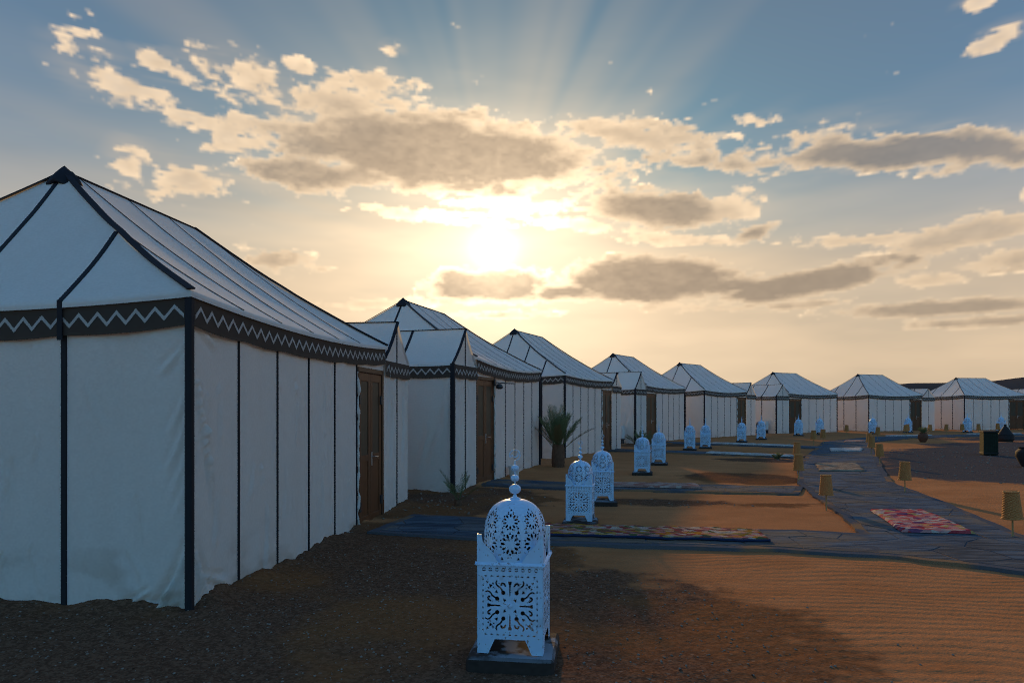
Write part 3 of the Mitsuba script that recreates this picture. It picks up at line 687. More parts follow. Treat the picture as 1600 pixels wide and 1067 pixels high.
    for i in range(nb):
        x0, x1 = outw - outw * i / nb, outw - outw * (i + 1) / nb
        ties = [(.96, 2.25, .55, .4, .045, .030), (.90, 1.9, .62, .15, .035, .022), (.99, 1.7, .75, .3, .03, .016), (.6, 1.6, .3, .2, .04, .014)] if i == nb - 1 else []
        put('annexe_end_panel', wall((x0, A1), (x1, A1), lambda u: np.full_like(u, Hae - 0.02), (0, sgn), idx * 20 + 30 + i, ties, res if kind == 'B' else 0.15), 'canvas', smooth=True)
    for i, (ya, yb, sg) in enumerate(((A0, ym, -sgn), (A1, ym, sgn))):
        def slope(u, v, ya=ya, sg=sg):
            s = vmap(v); sc = np.clip(s, 0, 1); hem = np.clip(-s, 0, 1)
            x = outw - (outw - 0.035) * u
            return x, ya + (ym - ya) * sc + sg * 0.04 * (1 - sc), Hae + 0.02 + (Ha - Hae) * sc - 0.05 * np.sin(np.pi * sc) - hem * 0.04 + 0.008 * np.sin(np.pi * sc) * vn(V3(x * 2.5 + idx, sc * 4, x * 0), 61, 2) - 0.03 * np.sin(np.pi * ((x - outw) / -outw * nb % 1)) * (1 - sc) * 0.5
        put('annexe_roof', grid(slope, 30, 12), 'roof_canvas', smooth=60)
        for q in range(0, nb + 1):
            if sg * (1 if kind == 'A' else 1) > 0 and q == nb: continue
            u = np.full(8, q / nb); v = np.linspace(0.06, 1, 8)
            P = V3(*slope(u, v)); P[:, 2] += 0.004
            put('annexe_roof_seam', ribbon(P, (0, sg * (Ha - Hae), TAL / 2), 0.05, 0.008), 'tape')
    P = V3(np.linspace(outw, 0.04, 8), np.full(8, ym), Ha + 0.024)
    put('annexe_ridge_tape', ribbon(P, (0, 0, 1), 0.05, 0.008), 'tape')
    vtape(0.018, ym, (1, 0), 0.022, Ha - 0.03)
    for i in range(1, nb):
        x = outw - outw * i / nb; vtape(x, A1 + sgn * 0.004, (0, sgn), 0.05, Hae, 'annexe_post_tape')
    y0, y1 = sorted((A1 - sgn * 0.03, A1 + sgn * 0.045))
    if kind == 'B': put('annexe_corner_post', bx(-0.03, 0.055, y0, y1, -0.3, Hae + 0.02, 0.012), 'tape')
    hb = lambda u: Hae + 0.0 * u
    band(((0.012, A0), (0.012, A1)), (1, 0), 2, idx * 3.1 + 70, hb, 0.24, 'annexe_valance')
    band(((outw, A1), (0.012, A1)), (0, sgn), nb, idx * 3.1 + 80, hb, 0.24, 'annexe_valance')
    # ---- door
    d0, d1 = sorted((fl(ys[5] + 0.05), fl(L - 0.02)))
    zt = 2.20
    put('door_frame', cat_mesh([bx(-0.05, 0.012, d0, d0 + 0.06, -0.05, zt, 0.006), bx(-0.05, 0.012, d1 - 0.06, d1, -0.05, zt, 0.006), bx(-0.05, 0.014, d0, d1, zt, zt + 0.07, 0.006)]), 'door_dark_wood')
    mid_ = (d0 + d1) / 2
    for q, (a, b) in enumerate(((d0 + 0.063, mid_ - 0.004), (mid_ + 0.004, d1 - 0.063))):
        st = 0.085
        lk = put('door', cat_mesh([bx(-0.045, -0.005, a, a + st, 0.0, zt - 0.004, 0.005), bx(-0.045, -0.005, b - st, b, 0.0, zt - 0.004, 0.005), bx(-0.045, -0.006, a + st, b - st, 0.0, 0.16, 0.004),
                                    bx(-0.045, -0.006, a + st, b - st, 0.93, 1.03, 0.004), bx(-0.045, -0.006, a + st, b - st, zt - 0.12, zt - 0.006, 0.004)]), 'door_wood')
        put('lower_panel', bx(-0.040, -0.018, a + st, b - st, 0.16, 0.93), 'door_wood', lk)
        put('upper_panel', bx(-0.040, -0.018, a + st, b - st, 1.03, zt - 0.12), 'door_panel_wood', lk)
        hy = a + 0.02 if q == 0 else b - 0.02
        for hz in (0.25, 1.75): put('hinge', bx(-0.008, 0.022, hy - 0.045, hy + 0.02, hz, hz + 0.13, 0.004), 'iron', lk)
        if q == (0 if kind == 'A' else 1) or True:
            if q == 1:
                hx = mid_ + 0.045
                put('handle', cat_mesh([bx(-0.006, 0.004, hx - 0.02, hx + 0.02, 0.86, 1.06, 0.003), tube([(0.0, hx, 0.99), (0.05, hx, 0.99), (0.055, hx + 0.03, 0.99), (0.055, hx + 0.12, 0.985)], 0.009, 8)]), 'steel', lk)
    # gathered cloth at the side of the door
    yc = d0 - 0.012 if kind == 'A' else d1 + 0.012
    z = np.linspace(-0.05, 2.2, 60)
    put('door_curtain', tube(V3(0.012 + 0.012 * np.sin(z * 17 + idx), yc + 0.010 * np.sin(z * 13 + 2), z), 0.022 + 0.010 * np.sin(z * 19 + 1) + 0.006 * np.sin(z * 43), 8), 'canvas', smooth=True)
    return k

TENT_LABELS = [
    'large white canvas tent filling the left side, nearest to the camera',
    'second canvas tent from the left, small annexe in front and bracket lamp over its door',
    'third canvas tent along the row, standing behind the big palm',
    'fourth canvas tent along the row, its annexe front half hidden by the third tent',
    'fifth tent in the row, bluish roof, with a red fire extinguisher at its wall',
    'sixth tent in the row, air conditioner box beside its annexe corner',
    'seventh tent in the row, second from the right edge',
    'farthest tent at the right edge, dark hills behind its roof',
]
for q, t in enumerate(TENTS): build_tent(t, TENT_LABELS[q], q)
def local_to_world(t, x, y):
    X, Y, th = t[:3]
    return X + x * math.cos(th) + y * math.sin(th), Y - x * math.sin(th) + y * math.cos(th)
def gh(x, y): return float(ground_z(np.array([x]), np.array([y]), False)[0])

# ---------------------------------------------------------------- lanterns
LW, LH0, LH1, LH2 = 0.218, 0.095, 0.585, 0.775      # half width, opening, ledge, top of the corner plates
def petal(cx, cy, ang, r0, r1, w):
    p = [(r0, 0), ((r0 + r1) / 2 - .1 * (r1 - r0), w), (r1 - .12 * (r1 - r0), w * .8), (r1, 0), (r1 - .12 * (r1 - r0), -w * .8), ((r0 + r1) / 2 - .1 * (r1 - r0), -w)]
    return affinity.translate(affinity.rotate(Polygon(p), ang, origin=(0, 0)), cx, cy)
def tri(cx, cy, r, ang):
    return Polygon([(cx + r * math.cos(math.radians(ang + a)), cy + r * math.sin(math.radians(ang + a))) for a in (0, 125, 235)])
def face_holes():
    h = []
    for i in range(9):                                     # row of split rings
        x = -0.172 + 0.043 * i
        ring = Point(x, 0.548).buffer(0.0125, 8).difference(Point(x, 0.548).buffer(0.0065, 8))
        h += list(ring.difference(sbox(x - .02, 0.545, x + .02, 0.551)).geoms)
    y0, y1, xe = 0.125, 0.505, 0.178
    for i in range(9):
        x = -0.160 + 0.04 * i
        for y in (y1, y0): h.append(Polygon([(x - .011, y), (x, y + .0055), (x + .011, y), (x, y - .0055)]))
    for i in range(10):
        y = y0 + 0.028 + 0.0365 * i
        for x in (-xe, xe): h.append(Polygon([(x, y - .010), (x + .0052, y), (x, y + .010), (x - .0052, y)]))
    cy = 0.315
    for a in (0, 90, 180, 270):
        k = 1.0 if a % 180 else 0.95
        sp = Polygon([(0.063, -.0035), (0.135 * k, -.0055), (0.146 * k, -.0115), (0.158 * k, -.0115), (0.158 * k, .0115), (0.146 * k, .0115), (0.135 * k, .0055), (0.063, .0035)])
        h.append(affinity.translate(affinity.rotate(sp, a, origin=(0, 0)), 0, cy))
    cur = LineString([(0.045, 0.086), (0.056, 0.106), (0.066, 0.118), (0.079, 0.126), (0.088, 0.136), (0.092, 0.148), (0.087, 0.159)]).buffer(0.0048, 4)
    cur = cur.union(Point(0.044, 0.084).buffer(0.0138, 8))
    hook = LineString([(0.030, 0.128), (0.038, 0.142), (0.050, 0.146), (0.058, 0.138)]).buffer(0.0052, 3).union(tri(0.056, 0.134, 0.010, 200)).buffer(0)
    for sx in (1, -1):
        for sy in (1, -1):
            for sw in (0, 1):
                for g in (cur, hook):
                    q = affinity.affine_transform(g, [0, 1, 1, 0, 0, 0]) if sw else g
                    q = affinity.scale(q, sx, sy, origin=(0, 0)); q = affinity.translate(q, 0, cy)
                    h.append(q)
            for (x, y, r, a) in ((0.036, 0.036, .011, 45), (0.088, 0.088, .0115, 225), (0.128, 0.128, .012, 45), (0.112, 0.142, .008, 90), (0.142, 0.112, .008, 0), (0.150, 0.150, .009, 45), (0.108, 0.118, .006, 10)):
                h.append(affinity.translate(affinity.scale(tri(x, y, r * 1.25, a), sx, sy, origin=(0, 0)), 0, cy))
    return ops.unary_union(h)
def flat_sheet(poly, thick):
    """a cut metal sheet in x (across) and y (up), thickness along -z"""
    return cat_mesh([trimesh.creation.extrude_polygon(g, thick, engine='earcut') for g in getattr(poly, 'geoms', [poly])])
def single_sheet(poly):
    out = []
    for g in getattr(poly, 'geoms', [poly]):
        v, f = trimesh.creation.triangulate_polygon(g, engine='earcut'); a, b, c = (v[f[:, k]] for k in range(3))
        fl_ = (b - a)[:, 0] * (c - a)[:, 1] - (b - a)[:, 1] * (c - a)[:, 0] < 0
        out.append((np.c_[v, np.zeros(len(v))], np.where(fl_[:, None], f[:, ::-1], f)))
    return cat_mesh(out)
leg_open = Polygon([(-LW + 0.075, 0), (LW - 0.075, 0), (LW - 0.118, LH0), (-LW + 0.118, LH0)])
face_poly = sbox(-LW, 0, LW, LH1).difference(leg_open).difference(face_holes())
def stand(m, side):
    """lays a sheet (x, up, depth) upright as the side 0..3 of the box"""
    v = np.asarray(m.vertices); d = LW - v[:, 2] * -1 - 0.0025
    w = np.stack([v[:, 0], -d, v[:, 1]], 1)
    a = side * math.pi / 2; c, s = math.cos(a), math.sin(a)
    return trimesh.Trimesh(np.stack([w[:, 0] * c - w[:, 1] * s, w[:, 0] * s + w[:, 1] * c, w[:, 2]], 1), m.faces, process=False)
# dome: eight sectors, each pierced with two rosettes
DR, DH = 0.212, 0.398
dz = np.linspace(0, 1, 60)
dprof = np.stack([DR * np.sqrt(np.clip(1 - dz ** 4.6, 0, 1)), dz * DH], 1)
dprof[-1, 0] = 0.0
ds = np.concatenate([[0], np.cumsum(np.hypot(*np.diff(dprof, axis=0).T))]); DS = ds[-1]
def dome_rz(s): return np.interp(s, ds, dprof[:, 0]), np.interp(s, ds, dprof[:, 1])
def dome_holes():
    sw = 2 * math.pi * DR / 8; h = []
    for (cy, R, n, ph) in ((0.125, 0.070, 10, 0), (0.272, 0.055, 10, 18)):
        for i in range(n):
            a = ph + 360 / n * i
            h.append(petal(0, cy, a, R * .46, R * .95, 0.0082 if R > .06 else .0070))
            h.append(tri(R * .98 * math.cos(math.radians(a + 18)), cy + R * .98 * math.sin(math.radians(a + 18)), 0.0110 if R > .06 else .0092, a + 18))
    for x in (-0.055, 0.055): h += [tri(x, 0.200, 0.014, 90), tri(x, 0.028, .012, 90), tri(x * 0.95, 0.226, 0.010, 270)]
    h += [tri(0, 0.352, 0.011, 90), tri(-.016, .335, .007, 90), tri(.016, .335, .007, 90)]
    return ops.unary_union(h), sw
def make_dome():
    holes, sw = dome_holes(); m = []
    for i in range(18):
        s0, s1 = DS * 0.985 * i / 18, DS * 0.985 * (i + 1) / 18
        for j in range(4):
            c = sbox(-sw / 2 + sw * j / 4, s0, -sw / 2 + sw * (j + 1) / 4, s1)
            # holes keep their size: widen them where the sector narrows
            g = c.difference(WIDE)
            for q in getattr(g, 'geoms', [g]):
                if q.geom_type == 'Polygon' and q.area > 1e-8: m.append(trimesh.creation.triangulate_polygon(q, engine='earcut'))
    v = np.vstack([x[0] for x in m]); n = np.cumsum([0] + [len(x[0]) for x in m])
    f = np.vstack([x[1] + o for x, o in zip(m, n)])
    out = []
    for k in range(8):
        a = (v[:, 0] / sw + k + 0.5) * (2 * math.pi / 8); r, z = dome_rz(v[:, 1])
        r = r * (1 - 0.035 * np.abs(v[:, 0] / sw * 2) ** 3)
        p = np.stack([r * np.cos(a), r * np.sin(a), z], 1)
        fn_ = np.cross(p[f[:, 1]] - p[f[:, 0]], p[f[:, 2]] - p[f[:, 0]]); fc = p[f].mean(1) - [0, 0, 0.1]
        out.append((p, np.where(((fn_ * fc).sum(1) < 0)[:, None], f[:, ::-1], f)))
    return cat_mesh(out)
_h, _sw = dome_holes()
def _widen(x, y):
    r, _ = dome_rz(np.asarray(y)); return np.asarray(x) * np.clip(DR / np.maximum(r, 0.03), 1, 4), y
WIDE = ops.transform(_widen, _h).buffer(0)
def dome_normals_mesh():
    m = make_dome(); m.merge_vertices(digits_vertex=5); return m
def corner_plate(sx, sy):
    """two joined upright plates with a raised point at the corner"""
    p = Polygon([(0, 0), (0.150, 0), (0.128, 0.030), (0.095, 0.085), (0.050, 0.125), (0.036, 0.150), (0.030, LH2 - LH1), (0, LH2 - LH1)])
    m = flat_sheet(p, 0.0025); v = np.asarray(m.vertices)
    a = np.stack([sx * (LW - v[:, 0]), sy * (LW - v[:, 2]), LH1 + v[:, 1]], 1); b = np.stack([sx * (LW - v[:, 2]), sy * (LW - v[:, 0]), LH1 + v[:, 1]], 1)
    return cat_mesh([(a, m.faces), (b, m.faces)])
def make_ledge():
    out = []
    for side in range(4):
        def fn(u, v):
            x = -LW - 0.012 + 2 * (LW + 0.012) * u
            lip = 0.010 * v; sc = 0.006 * np.abs(np.sin(np.pi * u * 19)) * (v > 0.99)
            return x, -(LW - 0.004 + 0.018 * v), LH1 + 0.012 - 0.016 * v + 0 * lip - sc
        g = grid(fn, 76, 3); v = np.asarray(g.vertices); a = side * math.pi / 2; c, s = math.cos(a), math.sin(a)
        out.append((np.stack([v[:, 0] * c - v[:, 1] * s, v[:, 0] * s + v[:, 1] * c, v[:, 2]], 1), g.faces))
    out.append(trimesh.creation.box((2 * LW - .01, .02, .004), T_(0, -LW + .02, LH1 + .003)))
    return cat_mesh(out)
def T_(x, y, z): return trimesh.transformations.translation_matrix([x, y, z])
def ball(r, z, sq=0.85):
    m = trimesh.creation.icosphere(subdivisions=3, radius=r); m.vertices[:, 2] *= sq; m.apply_translation([0, 0, z]); return m
ZT = LH1 + DH
ringpts = [(0.036 * math.cos(a), 0, ZT + 0.296 + 0.036 * math.sin(a)) for a in np.linspace(-1.57, 3.6, 26)] + [(0.020 * math.cos(a), 0, ZT + 0.303 + 0.020 * math.sin(a)) for a in np.linspace(3.4, 6.8, 14)]
LANTERN = {
    'side_panel': [(stand(single_sheet(face_poly), s), False) for s in range(4)],
    'corner_plate': [(corner_plate(sx, sy), False) for sx in (1, -1) for sy in (1, -1)],
    'ledge': [(make_ledge(), False)],
    'dome': [(tf(dome_normals_mesh(), z=LH1 + 0.004, rot=math.pi / 8), True)],
    'dome_cap': [(tf(lathe([(0.062, 0), (0.058, .006), (0.040, .012), (0.030, .020), (0.016, .026), (0.009, .045), (0.0, .047)], 24), z=ZT - 0.012), 40)],
    'finial_rod': [(tube([(0, 0, ZT), (0, 0, ZT + 0.264)], 0.0048, 8), 40)],
    'finial_ball': [(ball(0.041, ZT + 0.066, .80), True), (ball(0.029, ZT + 0.140, .84), True), (ball(0.026, ZT + 0.208, .86), True)],
    'finial_ring': [(tube(ringpts, 0.0038, 6), 50)],
    'stud': [(tf(ball(0.016, 0, 0.5), tilt=(math.pi / 2, [1, 0, 0]), y=-LW - 0.001, z=0.315).apply_transform(trimesh.transformations.rotation_matrix(s * math.pi / 2, [0, 0, 1])), True) for s in range(4)],
}
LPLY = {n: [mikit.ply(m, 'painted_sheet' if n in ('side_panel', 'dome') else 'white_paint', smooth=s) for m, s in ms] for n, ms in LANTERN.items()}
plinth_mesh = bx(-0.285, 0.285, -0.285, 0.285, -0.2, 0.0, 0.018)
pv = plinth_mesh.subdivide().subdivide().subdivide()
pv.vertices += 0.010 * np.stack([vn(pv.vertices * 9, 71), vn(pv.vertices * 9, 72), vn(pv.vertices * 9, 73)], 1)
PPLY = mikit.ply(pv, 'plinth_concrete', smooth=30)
# centre, scale, turn about the vertical (degrees), description
LANTERNS = [
    (0.02, 4.72, 1.0, -9, 'large pale blue pierced metal lantern in the foreground, nearest to the camera', 'concrete plinth splashed with white paint under the foreground lantern'),
    (0.96, 9.75, 0.835, -12, 'second nearest pale blue pierced lantern, standing at the far edge of the colourful runner', 'plinth under the second nearest lantern'),
    (1.53, 11.75, 0.835, -5, 'pale blue pierced lantern partly hidden behind the second nearest one', 'plinth under the lantern that stands partly behind the second one'),
    (3.14, 16.7, 0.835, -14, 'pale blue pierced lantern on the sand, left of the middle pair', 'plinth under the left lantern of the middle pair'),
    (4.13, 19.5, 0.85, -16, 'pale blue pierced lantern on the sand, right of the middle pair, before the fourth tent', 'plinth under the right lantern of the middle pair'),
    (6.72, 26.2, 0.87, -18, 'pale blue pierced lantern just left of the red fire extinguisher', 'plinth under the lantern left of the fire extinguisher'),
    (7.62, 27.3, 0.85, -20, 'pale blue pierced lantern just right of the red fire extinguisher', 'plinth under the lantern right of the fire extinguisher'),
    (10.8, 32.6, 0.85, -24, 'far pale blue lantern in front of the fifth tent door', 'plinth of the lantern before the fifth tent door'),
    (12.8, 35.6, 0.90, -28, 'far pale blue lantern just left of the air conditioner by the sixth tent', 'plinth of the lantern left of the sixth tent air conditioner'),
    (16.9, 40.9, 0.92, -34, 'far pale blue lantern in front of the sixth tent door', 'plinth of the lantern before the sixth tent door'),
    (18.9, 42.6, 0.92, -36, 'far pale blue lantern against the wall right of the sixth tent door', 'plinth of the lantern right of the sixth tent door'),
    (23.0, 44.2, 0.92, -40, 'far pale blue lantern before the front corner of the seventh tent', 'plinth of the lantern at the seventh tent corner'),
    (26.5, 46.4, 0.92, -44, 'far pale blue lantern just left of the seventh tent door', 'plinth of the lantern left of the seventh tent door'),
    (30.6, 46.6, 0.95, -50, 'far pale blue lantern before the front corner of the rightmost tent', 'plinth of the lantern at the rightmost tent corner'),
    (34.7, 49.2, 0.95, -55, 'farthest pale blue lantern, at the right, near the rightmost tent door', 'plinth of the farthest lantern at the right'),
]
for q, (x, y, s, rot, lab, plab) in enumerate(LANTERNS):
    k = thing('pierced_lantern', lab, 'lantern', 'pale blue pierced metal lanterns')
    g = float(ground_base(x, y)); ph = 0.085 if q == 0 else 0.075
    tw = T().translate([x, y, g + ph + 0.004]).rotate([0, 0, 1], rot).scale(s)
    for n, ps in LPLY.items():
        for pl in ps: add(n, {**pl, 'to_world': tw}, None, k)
    p = thing('plinth', plab, 'plinth', 'plinths under the lanterns')
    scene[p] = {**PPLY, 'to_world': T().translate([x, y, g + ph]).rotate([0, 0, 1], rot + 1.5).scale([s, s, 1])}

# ---------------------------------------------------------------- rugs
def rug(name, label, quad, mat, thick=0.03, fr=0.02, nu=70, nv=26, seed=1, cat='rug', group=None, lump=0.012, fringe=None):
    k = thing(name, label, cat, group)
    A = np.array(quad, float)
    def edge(u, v):
        p = ((1 - u) * (1 - v))[:, None] * A[0] + (u * (1 - v))[:, None] * A[1] + (u * v)[:, None] * A[2] + ((1 - u) * v)[:, None] * A[3]
        n1 = vn(V3(p[:, 0] * 2.6 + seed, p[:, 1] * 2.6, p[:, 0] * 0), 81, 3); n2 = vn(V3(p[:, 0] * 2.6 + seed, p[:, 1] * 2.6 + 7, p[:, 0] * 0), 82, 3)
        return p[:, 0] + fr * 4 * n1, p[:, 1] + fr * 4 * n2
    def top(u, v):
        x, y = edge(u, v)
        rim = np.minimum(np.minimum(u, 1 - u) * nu, np.minimum(v, 1 - v) * nv)
        z = slab_z(x, y) + 0.050 + thick * np.clip(rim / 1.2, 0, 1) + lump * 2 * vn(V3(x * 6 + seed, y * 6, x * 0), 83, 2) * np.clip(rim / 1.2, 0, 1) + 0.008 * vn(V3(x * 30, y * 30, x * 0), 84, 1) * np.clip(rim, 0, 1)
        return x, y, z
    scene[k] = mikit.ply(grid(top, nu, nv), mat, smooth=True)
    if fringe:
        u = np.linspace(0, 1, 120); x, y = edge(u, np.ones(120)); y0 = y
        add('fringe', tube(V3(x, y - 0.015 + 0.01 * np.sin(u * 90), slab_z(x, y) + 0.062), 0.017, 6), fringe, k, smooth=True)
    return k
def multi(cols, cell, sx=1.0, sy=1.0, rot=0.0):
    def fn(p, n, uv):
        c, s = math.cos(rot), math.sin(rot)
        wx = p.x + 0.05 * (noise(p.x * 9, p.y * 9, 1) - 0.5); wy = p.y + 0.05 * (noise(p.x * 9, p.y * 9, 5) - 0.5)
        _, _, r = voronoi((wx * c + wy * s) / cell / sx, (-wx * s + wy * c) / cell / sy)
        out = mi.Color3f(*cols[0])
        for i in range(1, len(cols)): out = dr.select(r > i / len(cols), mi.Color3f(*cols[i]), out)
        return out * (0.75 + 0.5 * noise(p.x * 160, p.y * 160, 3))
    return two({'type': 'diffuse', 'reflectance': proc(fn)})
scene['rug_patch_cloth'] = multi([(0.40, 0.22, 0.10), (0.38, 0.18, 0.03), (0.42, 0.32, 0.22), (0.30, 0.06, 0.05), (0.12, 0.12, 0.05), (0.42, 0.16, 0.14), (0.40, 0.24, 0.08), (0.22, 0.09, 0.07), (0.46, 0.38, 0.30), (0.44, 0.22, 0.18)], 0.055, 1.6, 1.0, -.2)
scene['rug_red_cloth'] = multi([(0.42, 0.07, 0.08), (0.48, 0.32, 0.27), (0.44, 0.13, 0.12), (0.50, 0.40, 0.33), (0.35, 0.05, 0.06), (0.45, 0.30, 0.12), (0.20, 0.08, 0.14), (0.46, 0.15, 0.14), (0.48, 0.22, 0.20)], 0.07, 1.6, 1.0, .1)
scene['rug_beige_cloth'] = multi([(0.34, 0.27, 0.19), (0.28, 0.20, 0.14), (0.38, 0.31, 0.23), (0.24, 0.17, 0.12)], 0.12, 1.4, 1, 0)
scene['rug_pink_cloth'] = multi([(0.40, 0.22, 0.17), (0.46, 0.34, 0.27), (0.34, 0.16, 0.12), (0.44, 0.30, 0.24)], 0.10, 1.6, 1, .2)
scene['rug_pale_cloth'] = multi([(0.50, 0.46, 0.41), (0.42, 0.38, 0.34), (0.56, 0.52, 0.47)], 0.12, 1.5, 1, 0)
scene['blue_cloth'] = prin((0.02, 0.035, 0.085), 0.8, 0.1)
rug('runner_rug', 'long multicoloured rag runner on the paving between the two nearest lanterns', [(0.15, 9.55), (3.22, 8.98), (3.1, 8.30), (0.10, 8.78)], 'rug_patch_cloth', 0.035, 0.022, 130, 34, 1, fringe='blue_cloth')
rug('rug', 'red and cream patterned rug lying on the wide slate path', [(5.5, 10.65), (6.32, 10.65), (5.86, 8.73), (4.97, 8.84)], 'rug_red_cloth', 0.03, 0.012, 44, 84, 2)
rug('rug', 'plain beige rug on the slate path beyond the red rug', [(8.42, 19.3), (9.6, 19.3), (8.66, 17.0), (7.55, 17.05)], 'rug_beige_cloth', 0.03, 0.03, 40, 60, 3)
rug('rug', 'pale grey rug on the slate path, far middle', [(12.08, 26.4), (13.4, 26.5), (12.5, 24.8), (11.4, 24.8)], 'rug_pale_cloth', 0.03, 0.03, 30, 40, 4)
rug('rug', 'pinkish rug farthest along the slate path', [(16.1, 33.5), (17.4, 34.1), (16.4, 32.2), (15.4, 32.2)], 'rug_pink_cloth', 0.03, 0.03, 30, 40, 5)
rug('runner_rug', 'pinkish runner on the second cross path', [(1.9, 14.5), (3.8, 14.2), (3.7, 13.5), (1.9, 13.85)], 'rug_pink_cloth', 0.035, 0.02, 80, 30, 6)
rug('runner_rug', 'cream runner on the third cross path, in front of the small green tuft', [(6.9, 24.2), (9.1, 22.4), (8.75, 22.0), (6.6, 23.75)], 'rug_pale_cloth', 0.05, 0.02, 60, 20, 7)
rug('runner_rug', 'cream runner on the fourth cross path, farther back', [(8.9, 30.6), (11.6, 28.2), (11.3, 27.8), (8.6, 30.2)], 'rug_pale_cloth', 0.05, 0.02, 60, 20, 8)
rug('runner_rug', 'pale runner lying before the seventh tent', [(21.6, 39.2), (24.6, 40.5), (24.4, 41.0), (21.3, 39.7)], 'rug_pale_cloth', 0.05, 0.02, 40, 14, 9)
rug('runner_rug', 'pale runner lying before the rightmost tent', [(28.0, 42.2), (31.6, 42.9), (31.5, 43.4), (27.9, 42.7)], 'rug_pale_cloth', 0.05, 0.02, 40, 14, 10)

# ---------------------------------------------------------------- wicker path lights
def shade_mesh(nz=22, nt=40):
    z = np.repeat(np.linspace(0, 1, nz * 2 + 1), nt).reshape(-1, nt); a = np.broadcast_to(np.arange(nt) * 2 * np.pi / nt, z.shape)
    row = np.repeat(np.arange(nz * 2 + 1), nt).reshape(-1, nt); colm = np.broadcast_to(np.arange(nt), z.shape)
    r = (0.112 - 0.030 * z) + 0.005 * np.where(((row // 2 + colm // 2) % 2) == 0, 1, -1) * (row % 2)
    v = np.stack([r * np.cos(a), r * np.sin(a), z * 0.33], -1).reshape(-1, 3); f = []
    for i in range(nz * 2):
        for j in range(nt):
            k = (j + 1) % nt; f.append([i * nt + j, i * nt + k, (i + 1) * nt + k, (i + 1) * nt + j])
    return cat_mesh([(v, np.array(f))])
rim0 = tube([(0.116 * math.cos(a), 0.116 * math.sin(a), 0.0) for a in np.linspace(0, 6.283, 25)], 0.008, 6)
rim1 = tube([(0.084 * math.cos(a), 0.084 * math.sin(a), 0.33) for a in np.linspace(0, 6.283, 25)], 0.008, 6)
topd = tf(lathe([(0.082, 0.0), (0.06, 0.008), (0.02, 0.012), (0.001, 0.013)], 24), z=0.325)
SH = [mikit.ply(m, 'wicker', smooth=40) for m in (shade_mesh(), rim0, rim1, topd)]
STK = mikit.ply(cat_mesh([tube([(0, 0, -0.2), (0.004, 0.003, 0.1), (0, 0, 0.36)], [0.011, 0.012, 0.010], 8), tube([(0, 0, 0.0), (0.03, 0.02, -0.03)], 0.006, 6)]), 'bamboo', smooth=40)
WL = [(6.22, 8.62, 1.0, 'wicker path light at the right edge of the photo, nearest to the camera'), (4.96, 10.95, 0.93, 'wicker path light on the left edge of the slate path, beside the red rug'), (7.33, 12.94, 1.0, 'wicker path light on the right edge of the slate path, beyond the nearest one'),
      (6.17, 14.93, 1.0, 'wicker path light on the left edge of the path, taller front one of two overlapping'), (8.3, 20.2, 1.0, 'wicker path light just behind an overlapping nearer one on the left edge of the path'), (10.23, 19.29, 1.0, 'wicker path light on the right path edge, level with the beige rug'),
      (11.99, 23.13, 1.05, 'wicker path light on the right path edge, level with the pale grey rug'), (13.7, 26.6, 1.05, 'wicker path light on the right path edge, just past the pale grey rug'), (12.4, 28.5, 1.1, 'left of two wicker lights standing before the sixth tent'), (13.55, 30.2, 1.1, 'right of two wicker lights standing before the sixth tent'),
      (18.4, 34.9, 1.1, 'small far wicker light at the bend of the path, in line with the seventh tent'), (19.3, 40.0, 1.1, 'far wicker light between the sixth and seventh tents'), (22.7, 40.0, 1.1, 'far wicker light before the seventh tent door, left of an overlapping pair'), (23.9, 41.9, 1.1, 'far wicker light before the seventh tent door, right of an overlapping pair'),
      (24.7, 41.0, 1.1, 'far wicker light just right of the cactus pot'), (26.3, 42.0, 1.1, 'far wicker light before the annexe of the seventh tent'), (27.6, 42.5, 1.1, 'far wicker light before the front of the rightmost tent'), (29.0, 43.1, 1.1, 'far wicker light right of the lantern at the rightmost tent'), (30.9, 44.1, 1.1, 'farthest wicker light at the right, before the rightmost tent')]
for x, y, s, lab in WL:
    k = thing('wicker_path_light', lab, 'garden light', 'wicker path lights')
    g = gh(x, y); a = rng.uniform(0, 360); ti = rng.uniform(-3, 3)
    tw = T().translate([x, y, g + 0.27 * s]).rotate([0, 1, 0], ti).rotate([0, 0, 1], a).scale(s)
    sk = add('shade', {**SH[0], 'to_world': tw}, None, k)
    for e in SH[1:3]: add('rim', {**e, 'to_world': tw}, None, sk)
    add('cover', {**SH[3], 'to_world': tw}, None, sk)
    add('pole', {**STK, 'to_world': T().translate([x, y, g]).rotate([0, 0, 1], a).scale(s)}, None, k)

